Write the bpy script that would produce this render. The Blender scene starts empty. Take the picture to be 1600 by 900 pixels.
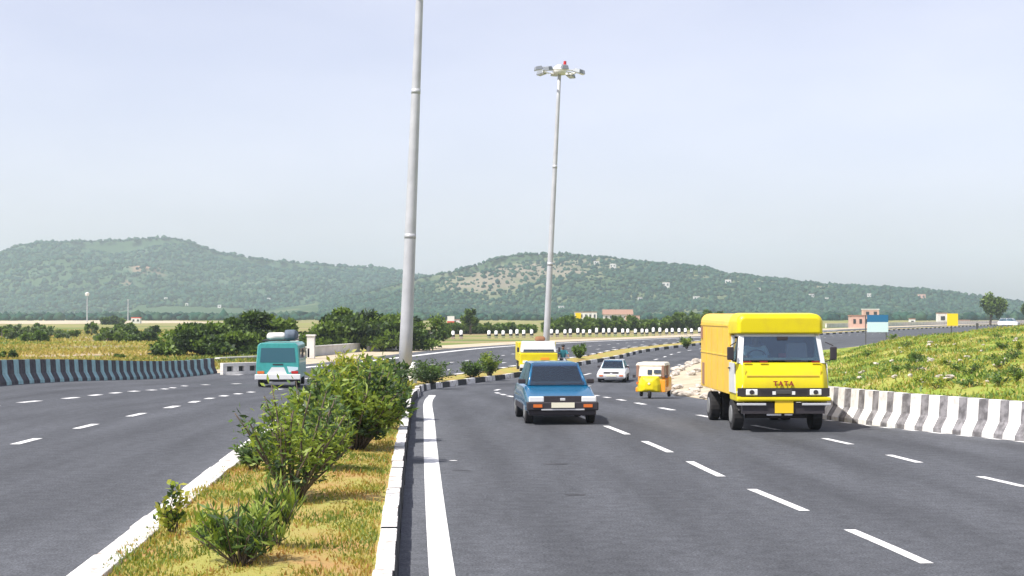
import bpy, bmesh, math, random
import numpy as np
from mathutils import Vector, Matrix
R = math.radians
random.seed(7)
rng = np.random.default_rng(11)
sc = bpy.context.scene
C = sc.collection

# ------------------------------------------------------------------ camera
F = 2400.0; CAMZ = 2.5
pitch = math.atan(40/F)
cam_d = bpy.data.cameras.new('camera'); cam = bpy.data.objects.new('camera', cam_d); C.objects.link(cam)
cam.location = (0, 0, CAMZ); cam.rotation_euler = (math.pi/2 + pitch, 0, 0)
cam_d.sensor_width = 36; cam_d.lens = F/1600*36; cam_d.clip_end = 20000; cam_d.clip_start = 0.1
sc.camera = cam

def sstep(a, b, v):
    t = np.clip((np.asarray(v, float)-a)/(b-a), 0, 1)
    return t*t*(3-2*t)
def T(X, Y):                                   # the terrain: a level stretch, then a dip the highway runs down into
    X = np.asarray(X, float); Y = np.asarray(Y, float)
    ye = Y - np.clip(-X-10, 0, 15)*1.5
    return -1.1*sstep(36, 80, ye)
def ray(x, y):
    c, s = math.cos(pitch), math.sin(pitch); v = 450-y
    dy = F*c - v*s; dz = F*s + v*c
    return (x-800)/dy, dz/dy
def G(x, y, h=T, up=0.0):                      # where a sight line meets the surface h
    a, b = ray(x, y); Y = 6.0; prev = Y
    while Y < 6000:
        if CAMZ + b*Y < float(h(a*Y, Y)) + up: break
        prev = Y; Y *= 1.01
    lo, hi = prev, Y
    for _ in range(40):
        m = (lo+hi)/2
        if CAMZ + b*m < float(h(a*m, m)) + up: hi = m
        else: lo = m
    return Vector((a*hi, hi, float(h(a*hi, hi)) + up))
def at(x, y, Y):
    a, b = ray(x, y); return Vector((a*Y, Y, CAMZ + b*Y))

class Line:                                     # smooth X(Y)
    def __init__(s, pts):
        s.p = sorted(pts, key=lambda q: q[1]); s.y = np.array([q[1] for q in s.p]); s.x = np.array([q[0] for q in s.p])
        m = np.gradient(s.x, s.y); s.m = m
    def __call__(s, Y):
        Y = np.asarray(Y, float); i = np.clip(np.searchsorted(s.y, Y)-1, 0, len(s.y)-2)
        h = s.y[i+1]-s.y[i]; t = (Y-s.y[i])/h; tc = np.clip(t, 0, 1)
        r = (2*tc**3-3*tc**2+1)*s.x[i] + (tc**3-2*tc**2+tc)*h*s.m[i] + (-2*tc**3+3*tc**2)*s.x[i+1] + (tc**3-tc**2)*h*s.m[i+1]
        r = r + np.where(t < 0, (Y-s.y[0])*s.m[0], 0) + np.where(t > 1, (Y-s.y[-1])*s.m[-1], 0)
        return r
def gp(*pix): return [tuple(G(x, y)[:2]) for x, y in pix]

kerbR = Line([(.25,-12),(-.12,0),(-.64,8),(-1.08,14.6),(-1.42,20),(-1.9,28),(-2.36,36),(-2.83,44)] +
             gp((655,620),(690,606),(740,599),(800,591),(880,576),(960,562),(1010,550),(1080,541),(1150,533),(1320,521),(1600,507)) + [(330,800),(470,1050)])
def off(line, d):                               # parallel line, d metres to the right
    def f(Y):
        Y = np.asarray(Y, float); s = (line(Y+.5)-line(Y-.5))
        return line(Y) + d*np.sqrt(1+s*s)
    return f
MEDW = 2.84
kerbL = off(kerbR, -MEDW)
edgeR = Line([(26,-12),(22,2),(17,14),(13.4,23),(10.05,30),(9.25,31.7),(8.4,33.5),(7.3,36.8),(6.6,41),(6.1,48),(6.1,57),(7.8,79),(9.4,91),(14.4,115),(33,157),(63,233),(115,345),(345,780),(490,1050)])
edgeL_n = Line([(-17.6,-12),(-17.7,30)] + gp((0,603),(170,594),(340,583),(490,568),(640,551),(830,532)) )
def edgeL(Y):
    a = edgeL_n(Y); b = off(kerbL, -12.5)(Y); w = sstep(150, 240, Y)
    return a*(1-w) + b*w
lane1 = Line([(5,2),(4.5,8),(4.15,15.4),(3.67,19.8),(3.2,23.7),(2.87,27.5),(2.4,31.7),(1.6,38),(.7,46)] + [(float(off(kerbR,3.1)(y)), y) for y in (58,70,85,100,120,145,170,200,300,500)])
lane2 = Line([(10.5,8),(8.6,15),(7.37,22.4),(6.7,26.8),(6.4,30),(5.6,33.5),(4.5,38.5),(4.1,41),(3.5,47)] + [(float(off(kerbR,6.5)(y)), y) for y in (60,72,88,105,125,150,175,205,300,500)])
lineA = Line([(-9.9,2),(-9.7,15),(-9.5,30),(-9.45,34),(-9.3,38),(-9.3,42),(-10,52),(-10.3,57)] + [(float(off(kerbL,-3.9)(y)), y) for y in (72,85,100,120,145,170,200,300,500)])
lineB = Line([(-13.6,2),(-13.6,30)] + gp((43,628),(101,623),(153,617),(202,612),(245,609),(303,602)) + [(float(off(kerbL,-7.9)(y)), y) for y in (95,120,145,170,200,300,500)])

# ------------------------------------------------------------------ materials
def nmat(name, col, rough=.6, metal=0, spec=.5, bump=0, bscale=20, var=0, vscale=5, col2=None, coat=0, ramp=(.4,.6), trans=0):
    m = bpy.data.materials.new(name); m.use_nodes = True; nt = m.node_tree; n = nt.nodes; l = nt.links
    b = n['Principled BSDF']; b.inputs['Base Color'].default_value = (*col, 1); b.inputs['Roughness'].default_value = rough
    b.inputs['Metallic'].default_value = metal; b.inputs['Specular IOR Level'].default_value = spec
    if coat: b.inputs['Coat Weight'].default_value = coat; b.inputs['Coat Roughness'].default_value = .08
    tc = n.new('ShaderNodeTexCoord')
    if col2 is not None or var:
        c2 = col2 if col2 is not None else tuple(c*(1-var) for c in col)
        no = n.new('ShaderNodeTexNoise'); no.inputs['Scale'].default_value = vscale; no.inputs['Detail'].default_value = 8
        no.inputs['Roughness'].default_value = .62
        l.new(tc.outputs['Object'], no.inputs['Vector'])
        rp = n.new('ShaderNodeValToRGB'); rp.color_ramp.elements[0].position = ramp[0]; rp.color_ramp.elements[1].position = ramp[1]
        rp.color_ramp.elements[0].color = (*col, 1); rp.color_ramp.elements[1].color = (*c2, 1)
        l.new(no.outputs['Fac'], rp.inputs['Fac']); l.new(rp.outputs['Color'], b.inputs['Base Color'])
    if bump:
        nb = n.new('ShaderNodeTexNoise'); nb.inputs['Scale'].default_value = bscale; nb.inputs['Detail'].default_value = 6
        l.new(tc.outputs['Object'], nb.inputs['Vector'])
        bp = n.new('ShaderNodeBump'); bp.inputs['Strength'].default_value = bump; bp.inputs['Distance'].default_value = .02
        l.new(nb.outputs['Fac'], bp.inputs['Height']); l.new(bp.outputs['Normal'], b.inputs['Normal'])
    return m
def leafmat(name, col, rough=.5):
    m = nmat(name, col, rough, var=.35, vscale=1.3, spec=.35, ramp=(.3,.75)); nt = m.node_tree
    b = nt.nodes['Principled BSDF']; tr = nt.nodes.new('ShaderNodeBsdfTranslucent'); mx = nt.nodes.new('ShaderNodeMixShader')
    tr.inputs['Color'].default_value = (col[0]*1.5, col[1]*1.5, col[2]*.8, 1); mx.inputs[0].default_value = .3
    o = nt.nodes['Material Output']; nt.links.new(b.outputs[0], mx.inputs[1]); nt.links.new(tr.outputs[0], mx.inputs[2]); nt.links.new(mx.outputs[0], o.inputs['Surface'])
    return m
M = {}
M['leaf_light'] = leafmat('leaf_light', (.27,.35,.06)); M['leaf_mid'] = leafmat('leaf_mid', (.12,.20,.045)); M['leaf_dark'] = leafmat('leaf_dark', (.05,.09,.035))
M['leaf_yellow'] = leafmat('leaf_yellow', (.42,.42,.08))
M['tree_light'] = leafmat('tree_light', (.16,.24,.045)); M['tree_mid'] = leafmat('tree_mid', (.07,.12,.03)); M['tree_dark'] = leafmat('tree_dark', (.035,.06,.025))
M['field_leaf'] = leafmat('field_leaf', (.16,.21,.12)); M['straw'] = leafmat('straw', (.42,.33,.09)); M['dry'] = leafmat('dry', (.40,.22,.07)); M['grass_green'] = leafmat('grass_green', (.16,.22,.04)); M['grass_yellow'] = leafmat('grass_yellow', (.34,.33,.06))  # field bush leaves greyed and paled, distance haze put into their colour
M['bark'] = nmat('bark', (.13,.10,.075), .9, bump=.6, bscale=30, var=.4)
M['white_paint'] = nmat('white_paint', (.80,.80,.78), .6, col2=(.55,.54,.52), vscale=9, ramp=(.5,.75), bump=.2)
M['kerb_white'] = nmat('kerb_white', (.74,.73,.71), .8, col2=(.36,.31,.27), vscale=4, ramp=(.46,.66), bump=.5)
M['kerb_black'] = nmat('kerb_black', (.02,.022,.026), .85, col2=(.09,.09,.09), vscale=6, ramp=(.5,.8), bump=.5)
M['line_white'] = nmat('line_white', (.74,.74,.73), .7, col2=(.22,.22,.22), vscale=9, ramp=(.50,.75))
M['barrier_white'] = nmat('barrier_white', (.76,.75,.73), .7, col2=(.45,.41,.37), vscale=3.5, ramp=(.48,.72))
M['barrier_teal'] = nmat('barrier_teal', (.34,.56,.58), .7, col2=(.24,.40,.42), vscale=3)  # white stripes on the shaded side, shade painted in as blue-green
M['barrier_grey'] = nmat('barrier_grey', (.27,.26,.27), .8, col2=(.12,.115,.12), vscale=5, bump=.3)
M['barrier_black'] = nmat('barrier_black', (.035,.03,.04), .8, col2=(.08,.07,.08), vscale=5)
M['galv'] = nmat('galvanised_steel', (.50,.51,.53), .42, metal=.15, var=.15, vscale=.8)
M['fixture'] = nmat('fixture_grey', (.22,.24,.26), .4, metal=.3)
M['lens'] = nmat('lens_glass', (.75,.77,.78), .12)
M['red_lens'] = nmat('red_lens', (.45,.02,.02), .2); M['amber_lens'] = nmat('amber_lens', (.65,.16,.03), .25)
M['yellow_paint'] = nmat('yellow_paint', (.68,.57,.004), .42, coat=.12, spec=.35, col2=(.58,.45,.02), vscale=2.2, ramp=(.45,.8))
M['side_paint'] = nmat('side_paint', (.80,.52,.055), .5, coat=.1, col2=(.70,.43,.06), vscale=1.6, ramp=(.4,.75), bump=.06, bscale=3)
M['orange_paint'] = nmat('orange_paint', (.85,.33,.02), .35, coat=.3)
M['car_blue'] = nmat('car_blue', (.004,.115,.24), .25, coat=.7, var=.1)
M['car_body_dark'] = nmat('car_lower_dark', (.03,.05,.075), .35, coat=.4)
M['car_white'] = nmat('car_white', (.74,.75,.75), .35, coat=.3, var=.08, vscale=2)
M['teal_paint'] = nmat('teal_paint', (.05,.36,.34), .35, coat=.4, var=.15)
M['glass'] = nmat('tinted_glass', (.016,.03,.042), .06, spec=.9)
M['glass_teal'] = nmat('teal_glass', (.04,.13,.17), .09, spec=.9)
M['rubber'] = nmat('rubber', (.018,.017,.018), .85, var=.3); M['steel_rim'] = nmat('steel_rim', (.35,.35,.34), .45, metal=.6)
M['dark_plastic'] = nmat('dark_plastic', (.03,.025,.03), .6); M['chrome'] = nmat('chrome_bar', (.75,.76,.78), .25, metal=.5)
M['plate_yellow'] = nmat('plate_yellow', (.85,.58,.02), .5); M['plate_cream'] = nmat('plate_cream', (.78,.75,.58), .5)
M['maroon'] = nmat('maroon_paint', (.22,.01,.012), .5)
M['canvas_cream'] = nmat('canvas_cream', (.72,.68,.55), .8, var=.15, bump=.3)
M['tarp_grey'] = nmat('tarp_grey', (.10,.13,.17), .8, bump=.4); M['brown_cloth'] = nmat('brown_cloth', (.25,.12,.06), .9, bump=.4)
M['red_cloth'] = nmat('red_cloth', (.50,.06,.05), .8); M['skin'] = nmat('skin', (.25,.13,.08), .6); M['teal_cloth'] = nmat('teal_cloth', (.02,.16,.20), .8)
M['hair'] = nmat('hair', (.01,.01,.01), .6); M['pink_cloth'] = nmat('pink_cloth', (.65,.42,.42), .8)
M['soil'] = nmat('soil', (.29,.28,.06), .95, col2=(.38,.22,.08), vscale=.9, bump=.8, bscale=25, ramp=(.42,.66))
M['sand'] = nmat('sand', (.52,.44,.32), .95, col2=(.38,.32,.22), vscale=.8, bump=.6)
M['concrete'] = nmat('concrete', (.50,.47,.42), .9, col2=(.36,.33,.30), vscale=2, bump=.3)
M['rock'] = nmat('pale_rock', (.58,.53,.46), .9, col2=(.34,.30,.25), vscale=2.5, bump=.6)
M['wall_white'] = nmat('wall_white', (.74,.72,.68), .8, var=.2, vscale=.6); M['wall_pink'] = nmat('wall_pink', (.62,.40,.32), .85, var=.15, vscale=.6)
M['roof_brown'] = nmat('roof_brown', (.30,.17,.12), .85); M['window_dark'] = nmat('window_dark', (.03,.035,.04), .3)
M['sign_yellow'] = nmat('sign_yellow', (.85,.62,.01), .5); M['sign_blue'] = nmat('sign_blue', (.01,.13,.30), .5); M['sign_pale'] = nmat('sign_pale', (.55,.70,.76), .5)
M['post_dark'] = nmat('post_dark', (.06,.06,.06), .7); M['sign_red'] = nmat('sign_red', (.60,.07,.05), .6)

def clearglass(name, tint, refl):
    m=bpy.data.materials.new(name); m.use_nodes=True; nt=m.node_tree; n=nt.nodes; l=nt.links; n.remove(n['Principled BSDF'])
    t=n.new('ShaderNodeBsdfTransparent'); t.inputs[0].default_value=(*tint,1); g=n.new('ShaderNodeBsdfGlossy'); g.inputs['Roughness'].default_value=.06; g.inputs[0].default_value=(.8,.9,1,1)
    f=n.new('ShaderNodeFresnel'); f.inputs[0].default_value=1.5; a=n.new('ShaderNodeMath'); a.operation='ADD'; a.inputs[1].default_value=refl; l.new(f.outputs[0],a.inputs[0])
    x=n.new('ShaderNodeMixShader'); l.new(a.outputs[0],x.inputs[0]); l.new(t.outputs[0],x.inputs[1]); l.new(g.outputs[0],x.inputs[2]); l.new(x.outputs[0],n['Material Output'].inputs['Surface']); return m
M['clear']=clearglass('window_glass',(.62,.78,.84),.08); M['clear_teal']=clearglass('window_glass_teal',(.4,.72,.74),.10)
M['interior']=nmat('interior_dark',(.025,.03,.045),.8); M['seat_grey']=nmat('seat_grey',(.12,.11,.15),.9)
def asphalt(name, base):
    m = bpy.data.materials.new(name); m.use_nodes = True; nt = m.node_tree; n = nt.nodes; l = nt.links; b = n['Principled BSDF']
    b.inputs['Roughness'].default_value = .9; b.inputs['Specular IOR Level'].default_value = .25
    tc = n.new('ShaderNodeTexCoord')
    mp = n.new('ShaderNodeMapping'); mp.inputs['Scale'].default_value = (1.4,.16,1); l.new(tc.outputs['Object'], mp.inputs['Vector'])
    a = n.new('ShaderNodeTexNoise'); a.inputs['Scale'].default_value = .7; a.inputs['Detail'].default_value = 5; l.new(mp.outputs[0], a.inputs['Vector'])
    f = n.new('ShaderNodeTexNoise'); f.inputs['Scale'].default_value = 34; f.inputs['Detail'].default_value = 3; f.inputs['Roughness'].default_value = .8; l.new(tc.outputs['Object'], f.inputs['Vector'])
    g = n.new('ShaderNodeTexNoise'); g.inputs['Scale'].default_value = 5; g.inputs['Detail'].default_value = 4; l.new(tc.outputs['Object'], g.inputs['Vector'])
    r1 = n.new('ShaderNodeMapRange'); r1.inputs['From Min'].default_value=.3; r1.inputs['From Max'].default_value=.7; r1.inputs['To Min'].default_value=.8; r1.inputs['To Max'].default_value=1.2; l.new(a.outputs['Fac'], r1.inputs['Value'])
    r2 = n.new('ShaderNodeMapRange'); r2.inputs['From Min'].default_value=.3; r2.inputs['From Max'].default_value=.7; r2.inputs['To Min'].default_value=.35; r2.inputs['To Max'].default_value=1.75; l.new(f.outputs['Fac'], r2.inputs['Value'])
    r3 = n.new('ShaderNodeMapRange'); r3.inputs['From Min'].default_value=.3; r3.inputs['From Max'].default_value=.7; r3.inputs['To Min'].default_value=.82; r3.inputs['To Max'].default_value=1.18; l.new(g.outputs['Fac'], r3.inputs['Value'])
    m1 = n.new('ShaderNodeMath'); m1.operation='MULTIPLY'; l.new(r1.outputs[0], m1.inputs[0]); l.new(r2.outputs[0], m1.inputs[1])
    m2 = n.new('ShaderNodeMath'); m2.operation='MULTIPLY'; l.new(m1.outputs[0], m2.inputs[0]); l.new(r3.outputs[0], m2.inputs[1])
    wa=n.new('ShaderNodeAttribute'); wa.attribute_name='wear'; w1=n.new('ShaderNodeMath'); w1.operation='ADD'; w1.inputs[1].default_value=1.02; l.new(wa.outputs['Fac'],w1.inputs[0])
    m3=n.new('ShaderNodeMath'); m3.operation='MULTIPLY'; l.new(m2.outputs[0],m3.inputs[0]); l.new(w1.outputs[0],m3.inputs[1])
    vm = n.new('ShaderNodeVectorMath'); vm.operation='SCALE'; vm.inputs[0].default_value = base; l.new(m3.outputs[0], vm.inputs['Scale']); l.new(vm.outputs[0], b.inputs['Base Color'])
    bp = n.new('ShaderNodeBump'); bp.inputs['Strength'].default_value=.4; bp.inputs['Distance'].default_value=.01; l.new(f.outputs['Fac'], bp.inputs['Height']); l.new(bp.outputs[0], b.inputs['Normal'])
    return m
M['asphalt'] = asphalt('asphalt', (.070,.074,.083))

def blend_ground(name, stops, scale, stretch=(1,1,1), bump=.6, detail=8):
    m = bpy.data.materials.new(name); m.use_nodes = True; nt = m.node_tree; n = nt.nodes; l = nt.links; b = n['Principled BSDF']
    b.inputs['Roughness'].default_value = .95; b.inputs['Specular IOR Level'].default_value = .1
    tc = n.new('ShaderNodeTexCoord'); mp = n.new('ShaderNodeMapping'); mp.inputs['Scale'].default_value = stretch; l.new(tc.outputs['Object'], mp.inputs['Vector'])
    a = n.new('ShaderNodeTexNoise'); a.inputs['Scale'].default_value = scale; a.inputs['Detail'].default_value = detail; a.inputs['Roughness'].default_value=.6; l.new(mp.outputs[0], a.inputs['Vector'])
    rp = n.new('ShaderNodeValToRGB'); e = rp.color_ramp.elements
    e[0].position = stops[0][0]; e[0].color = (*stops[0][1],1); e[1].position = stops[-1][0]; e[1].color = (*stops[-1][1],1)
    for p, c in stops[1:-1]: q = e.new(p); q.color = (*c,1)
    l.new(a.outputs['Fac'], rp.inputs['Fac']); l.new(rp.outputs[0], b.inputs['Base Color'])
    f = n.new('ShaderNodeTexNoise'); f.inputs['Scale'].default_value = scale*25; f.inputs['Detail'].default_value=5; l.new(tc.outputs['Object'], f.inputs['Vector'])
    bp = n.new('ShaderNodeBump'); bp.inputs['Strength'].default_value=bump; bp.inputs['Distance'].default_value=.1; l.new(f.outputs['Fac'], bp.inputs['Height']); l.new(bp.outputs[0], b.inputs['Normal'])
    return m
M['field'] = blend_ground('field_grass', [(.30,(.07,.11,.04)),(.42,(.13,.17,.05)),(.49,(.24,.26,.07)),(.56,(.32,.23,.15)),(.62,(.22,.19,.10)),(.70,(.12,.16,.05))], .03, (.5,2.6,1))
M['mound'] = blend_ground('mound_soil', [(.30,(.12,.17,.03)),(.47,(.22,.29,.05)),(.58,(.32,.31,.08)),(.67,(.46,.36,.22)),(.76,(.22,.26,.06))], .22, (1,1,1))

# ------------------------------------------------------------------ mesh helpers
def tag(o, label=None, cat=None, group=None, kind=None):
    if label: o['label'] = label
    if cat: o['category'] = cat
    if group: o['group'] = group
    if kind: o['kind'] = kind
    return o
def empty(name, loc, rz=0, label=None, cat=None, group=None, sc_=None):
    o = bpy.data.objects.new(name, None); C.objects.link(o); o.location = loc; o.rotation_euler = (0,0,rz); o.empty_display_size=.2
    if sc_: o.scale = sc_
    return tag(o, label, cat, group)
def link_mesh(name, me, mats, parent=None, smooth=False, bevel=0, seg=2):
    for m in mats: me.materials.append(m)
    if smooth:
        me.polygons.foreach_set('use_smooth', [True]*len(me.polygons))
    o = bpy.data.objects.new(name, me); C.objects.link(o); o.parent = parent
    if bevel:
        b = o.modifiers.new('bevel','BEVEL'); b.width = bevel; b.segments = seg; b.limit_method='ANGLE'; b.angle_limit=R(35)
    return o
class MB:
    def __init__(s): s.v=[]; s.f=[]; s.mi=[]
    def add(s, vs, fs, mi=0):
        k=len(s.v); s.v += [tuple(v) for v in vs]; s.f += [tuple(i+k for i in f) for f in fs]
        s.mi += (mi if isinstance(mi, list) else [mi]*len(fs)); return s
    def box(s, c, d, mi=0, top=(1,1), shift=0, rz=0):
        x,y,z = d[0]/2,d[1]/2,d[2]/2; tx,ty = top
        vs = [(-x,-y,-z),(x,-y,-z),(x,y,-z),(-x,y,-z),(-x*tx,-y*ty+shift,z),(x*tx,-y*ty+shift,z),(x*tx,y*ty+shift,z),(-x*tx,y*ty+shift,z)]
        if rz: vs=[(a*math.cos(rz)-b*math.sin(rz), a*math.sin(rz)+b*math.cos(rz), e) for a,b,e in vs]
        return s.add([(a+c[0],b+c[1],e+c[2]) for a,b,e in vs], [(3,2,1,0),(4,5,6,7),(0,1,5,4),(1,2,6,5),(2,3,7,6),(3,0,4,7)], mi)
    def tube(s, pts, rad, n=8, mi=0, cap=True):
        pts=[Vector(p) for p in pts]; rings=[]
        vs=[]
        for i,p in enumerate(pts):
            d=(pts[min(i+1,len(pts)-1)]-pts[max(i-1,0)]).normalized()
            a=d.orthogonal().normalized() if abs(d.z)<.9 else Vector((1,0,0)).cross(d).normalized(); b=d.cross(a)
            r = rad[i] if hasattr(rad,'__len__') else rad
            vs += [p + a*math.cos(t)*r + b*math.sin(t)*r for t in [2*math.pi*k/n for k in range(n)]]
        fs=[(i*n+k, i*n+(k+1)%n, (i+1)*n+(k+1)%n, (i+1)*n+k) for i in range(len(pts)-1) for k in range(n)]
        if cap: fs += [tuple(range(n-1,-1,-1)), tuple((len(pts)-1)*n+k for k in range(n))]
        return s.add(vs, fs, mi)
    def prism(s, prof, x0, x1, mi=0, n0=1, n1=1):   # profile of (y,z), extruded along x
        n=len(prof); vs=[(x0,y,z) for y,z in prof]+[(x1,y,z) for y,z in prof]
        fs=[tuple(range(n)), tuple(range(2*n-1,n-1,-1))]+[(i+n,(i+1)%n+n,(i+1)%n,i) for i in range(n)]
        return s.add(vs, fs, mi)
    def loft(s, rings, mi=0, cap=True):
        n=len(rings[0]); vs=[p for r in rings for p in r]
        fs=[(i*n+k, i*n+(k+1)%n, (i+1)*n+(k+1)%n, (i+1)*n+k) for i in range(len(rings)-1) for k in range(n)]
        if cap: fs += [tuple(range(n-1,-1,-1)), tuple((len(rings)-1)*n+k for k in range(n))]
        return s.add(vs, fs, mi)
    def build(s, name, mats, parent=None, smooth=False, bevel=0, fix=True, seg=2):
        me=bpy.data.meshes.new(name); me.from_pydata(s.v,[],s.f)
        me.polygons.foreach_set('material_index', s.mi)
        if fix:
            bm=bmesh.new(); bm.from_mesh(me); bmesh.ops.recalc_face_normals(bm, faces=bm.faces); bm.to_mesh(me); bm.free()
        return link_mesh(name, me, mats if isinstance(mats,(list,tuple)) else [mats], parent, smooth, bevel, seg)
def quads(name, V, mi, mats, parent=None):          # V: (n,4,3)
    n=len(V); me=bpy.data.meshes.new(name); me.vertices.add(4*n); me.loops.add(4*n); me.polygons.add(n)
    me.vertices.foreach_set('co', V.reshape(-1).astype(np.float32)); me.loops.foreach_set('vertex_index', np.arange(4*n,dtype=np.int32))
    me.polygons.foreach_set('loop_start', np.arange(0,4*n,4,dtype=np.int32)); me.polygons.foreach_set('loop_total', np.full(n,4,dtype=np.int32))
    me.polygons.foreach_set('material_index', np.asarray(mi,dtype=np.int32)); me.update(calc_edges=True)
    return link_mesh(name, me, mats, parent)
def unit(v): return v/np.maximum(np.linalg.norm(v,axis=-1,keepdims=True),1e-6)
def leafquads(P, D, L, W):
    n=len(P); D=unit(D); S=unit(np.cross(D, rng.normal(size=(n,3)))); L=np.broadcast_to(L,(n,))[:,None]; W=np.broadcast_to(W,(n,))[:,None]
    N=np.cross(D,S)
    return np.stack([P, P+D*L*.5+S*W*.5+N*W*.12, P+D*L, P+D*L*.5-S*W*.5+N*W*.12],1)

# ------------------------------------------------------------------ ground sheet
def sheet(name, X, Y, Z, mat):
    ny, nx = X.shape; me=bpy.data.meshes.new(name); V=np.stack([X,Y,Z],-1).reshape(-1,3)
    i=np.arange((ny-1)*(nx-1)); r=i//(nx-1); c=i%(nx-1); a=r*nx+c
    Fq=np.stack([a,a+1,a+nx+1,a+nx],1)
    me.vertices.add(len(V)); me.vertices.foreach_set('co',V.reshape(-1).astype(np.float32)); me.loops.add(Fq.size); me.loops.foreach_set('vertex_index',Fq.reshape(-1).astype(np.int32))
    me.polygons.add(len(Fq)); me.polygons.foreach_set('loop_start',np.arange(0,Fq.size,4,dtype=np.int32)); me.polygons.foreach_set('loop_total',np.full(len(Fq),4,dtype=np.int32)); me.update(calc_edges=True)
    return link_mesh(name, me, [mat], smooth=True)
ys = np.concatenate([[-400,-150,-60,-30],np.arange(-20,260,1.5),np.geomspace(262,3800,76)])
xs = np.concatenate([-np.geomspace(3800,62,40),np.arange(-60,60.1,1.5),np.geomspace(62,3800,40)])
XX,YY = np.meshgrid(xs,ys)
ZZ = T(XX,YY)-.07
tag(sheet('ground', XX, YY, ZZ, M['field']), kind='structure')

def yrows(y0,y1):
    r=[y0]
    while r[-1]<y1:
        y=r[-1]; r.append(y+(.8 if y<130 else .8+(y-130)*.02))
    r[-1]=y1; return np.array(r)
def ribbon(name, fa, fb, y0, y1, dz, mat, n=10, kind='structure', bumpf=None):
    Y=yrows(y0,y1); a=fa(Y); b=fb(Y); t=np.linspace(0,1,n+1)
    X=a[:,None]*(1-t)+b[:,None]*t; YG=np.repeat(Y[:,None],n+1,1)
    Z=T(X,YG)+dz
    if bumpf is not None: Z=Z+bumpf(X,YG,t)
    return tag(sheet(name,X,YG,Z,mat), kind=kind)
def wear(o, f0, lanes, fe):
    n=len(o.data.vertices); co=np.zeros(n*3); o.data.vertices.foreach_get('co',co); co=co.reshape(-1,3); X,Y=co[:,0],co[:,1]; w=np.zeros(n)
    ls=[f0]+lanes+[fe]
    for a_,b_ in zip(ls[:-1],ls[1:]):
        c=(a_(Y)+b_(Y))/2
        for d in (-.85,.85): w-=np.exp(-((X-c-d)/.33)**2)*.13
    w+=.5*np.exp(-np.abs(X-f0(Y))/.45)+.5*np.exp(-np.abs(X-fe(Y))/.5)
    a=o.data.attributes.new('wear','FLOAT','POINT'); a.data.foreach_set('value',w.astype(np.float32))
wear(ribbon('road', kerbR, edgeR, -12, 1000, 0, M['asphalt'], 70), kerbR, [lane1,lane2], edgeR)
wear(ribbon('road', edgeL, kerbL, -12, 1000, 0, M['asphalt'], 70), kerbL, [lineA,lineB], edgeL)
ribbon('shoulder', off(edgeR,-.1), off(edgeR,3.2), 38, 900, -.012, M['sand'], 6)
ribbon('shoulder', lambda Y: edgeL(Y)-np.interp(Y,[0,90,130,300],[1.5,1.5,5,9]), lambda Y: edgeL(Y)+.1, -12, 900, -.012, M['sand'], 6)
def medbump(X,Y,t):
    return .03*np.sin(X*3.1+Y*1.7)*np.sin(Y*.9+X)+.02*np.sin(X*7+Y*5.3) + .05*np.sin(t*np.pi)[None,:]
ribbon('median_ground', off(kerbL,.25), off(kerbR,-.15), -12, 700, .215, M['soil'], 14, bumpf=medbump)

# kerbs: stones with painted tops
def kerb(f, side, y0, y1, face_mats, wid=.2):
    mb=MB(); y=y0; i=0
    while y<y1:
        L = .9 if y<55 else (1.6 if y<110 else 2.6)
        Y=np.array([y+.015,y+L-.015]); w=wid; h=.27+random.uniform(-.012,.012); jx=random.uniform(-.012,.012)
        o=f(Y)+jx; inn=off(f,-side*w)(Y)+jx
        z=T(o,Y)
        vs=[]
        for k in (0,1):
            vs += [(o[k],Y[k],z[k]-.05),(o[k]-side*.025,Y[k],z[k]+h),(inn[k],Y[k],z[k]+h),(inn[k],Y[k],z[k]-.05)]
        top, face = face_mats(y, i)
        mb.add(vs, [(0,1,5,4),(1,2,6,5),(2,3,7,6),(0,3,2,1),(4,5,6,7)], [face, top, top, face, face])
        y+=L; i+=1
    return tag(mb.build('kerb',[M['kerb_white'],M['kerb_black']],bevel=.015), kind='structure')
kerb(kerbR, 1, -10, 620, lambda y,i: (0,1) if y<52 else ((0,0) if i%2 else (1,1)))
kerb(kerbL, -1, -10, 620, lambda y,i: (0,0) if y<60 else ((0,0) if i%2 else (1,1)), .33)

def stripe(f, y0, y1, w, mb):
    Y=np.linspace(y0,y1,max(2,int((y1-y0)/.8)+1)); a=off(f,-w/2)(Y); b=off(f,w/2)(Y); za=T(a,Y)+.005; zb=T(b,Y)+.005
    vs=[]; 
    for k in range(len(Y)): vs += [(a[k],Y[k],za[k]),(b[k],Y[k],zb[k])]
    mb.add(vs,[(2*k,2*k+1,2*k+3,2*k+2) for k in range(len(Y)-1)])
def marking(fn): 
    mb=MB(); fn(mb); o=mb.build('road_marking', M['line_white'], fix=False); return tag(o, kind='structure')
def dashes(f, y0, L, P, y1, w=.14):
    def fn(mb):
        y=y0
        while y<y1: stripe(f,y,y+L,w*(1 if y<40 else 1.3),mb); y+=P*(1 if y<60 else 1.8)
    marking(fn)
dashes(lane1, 15.4-4.1*5, 2.4, 4.1, 300)
dashes(lane2, 22.2-3.6*6, 1.4, 3.6, 300)
dashes(lineA, 29.4-4*6, 1.4, 4.0, 300, .19)
dashes(lineB, 43.2-2.6*12, 1.1, 2.6, 300, .19)
marking(lambda mb: stripe(off(kerbR,.42),-10,56,.25,mb))
marking(lambda mb: stripe(lambda Y: edgeL(Y)+np.interp(Y,[60,120,300],[.9,2.6,4]),90,330,.75,mb))
dashes(off(edgeR,-.12), 2, .35, .75, 37, .12)
M['tar'] = nmat('tar', (.028,.028,.03), .7, col2=(.06,.06,.065), vscale=3)
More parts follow.
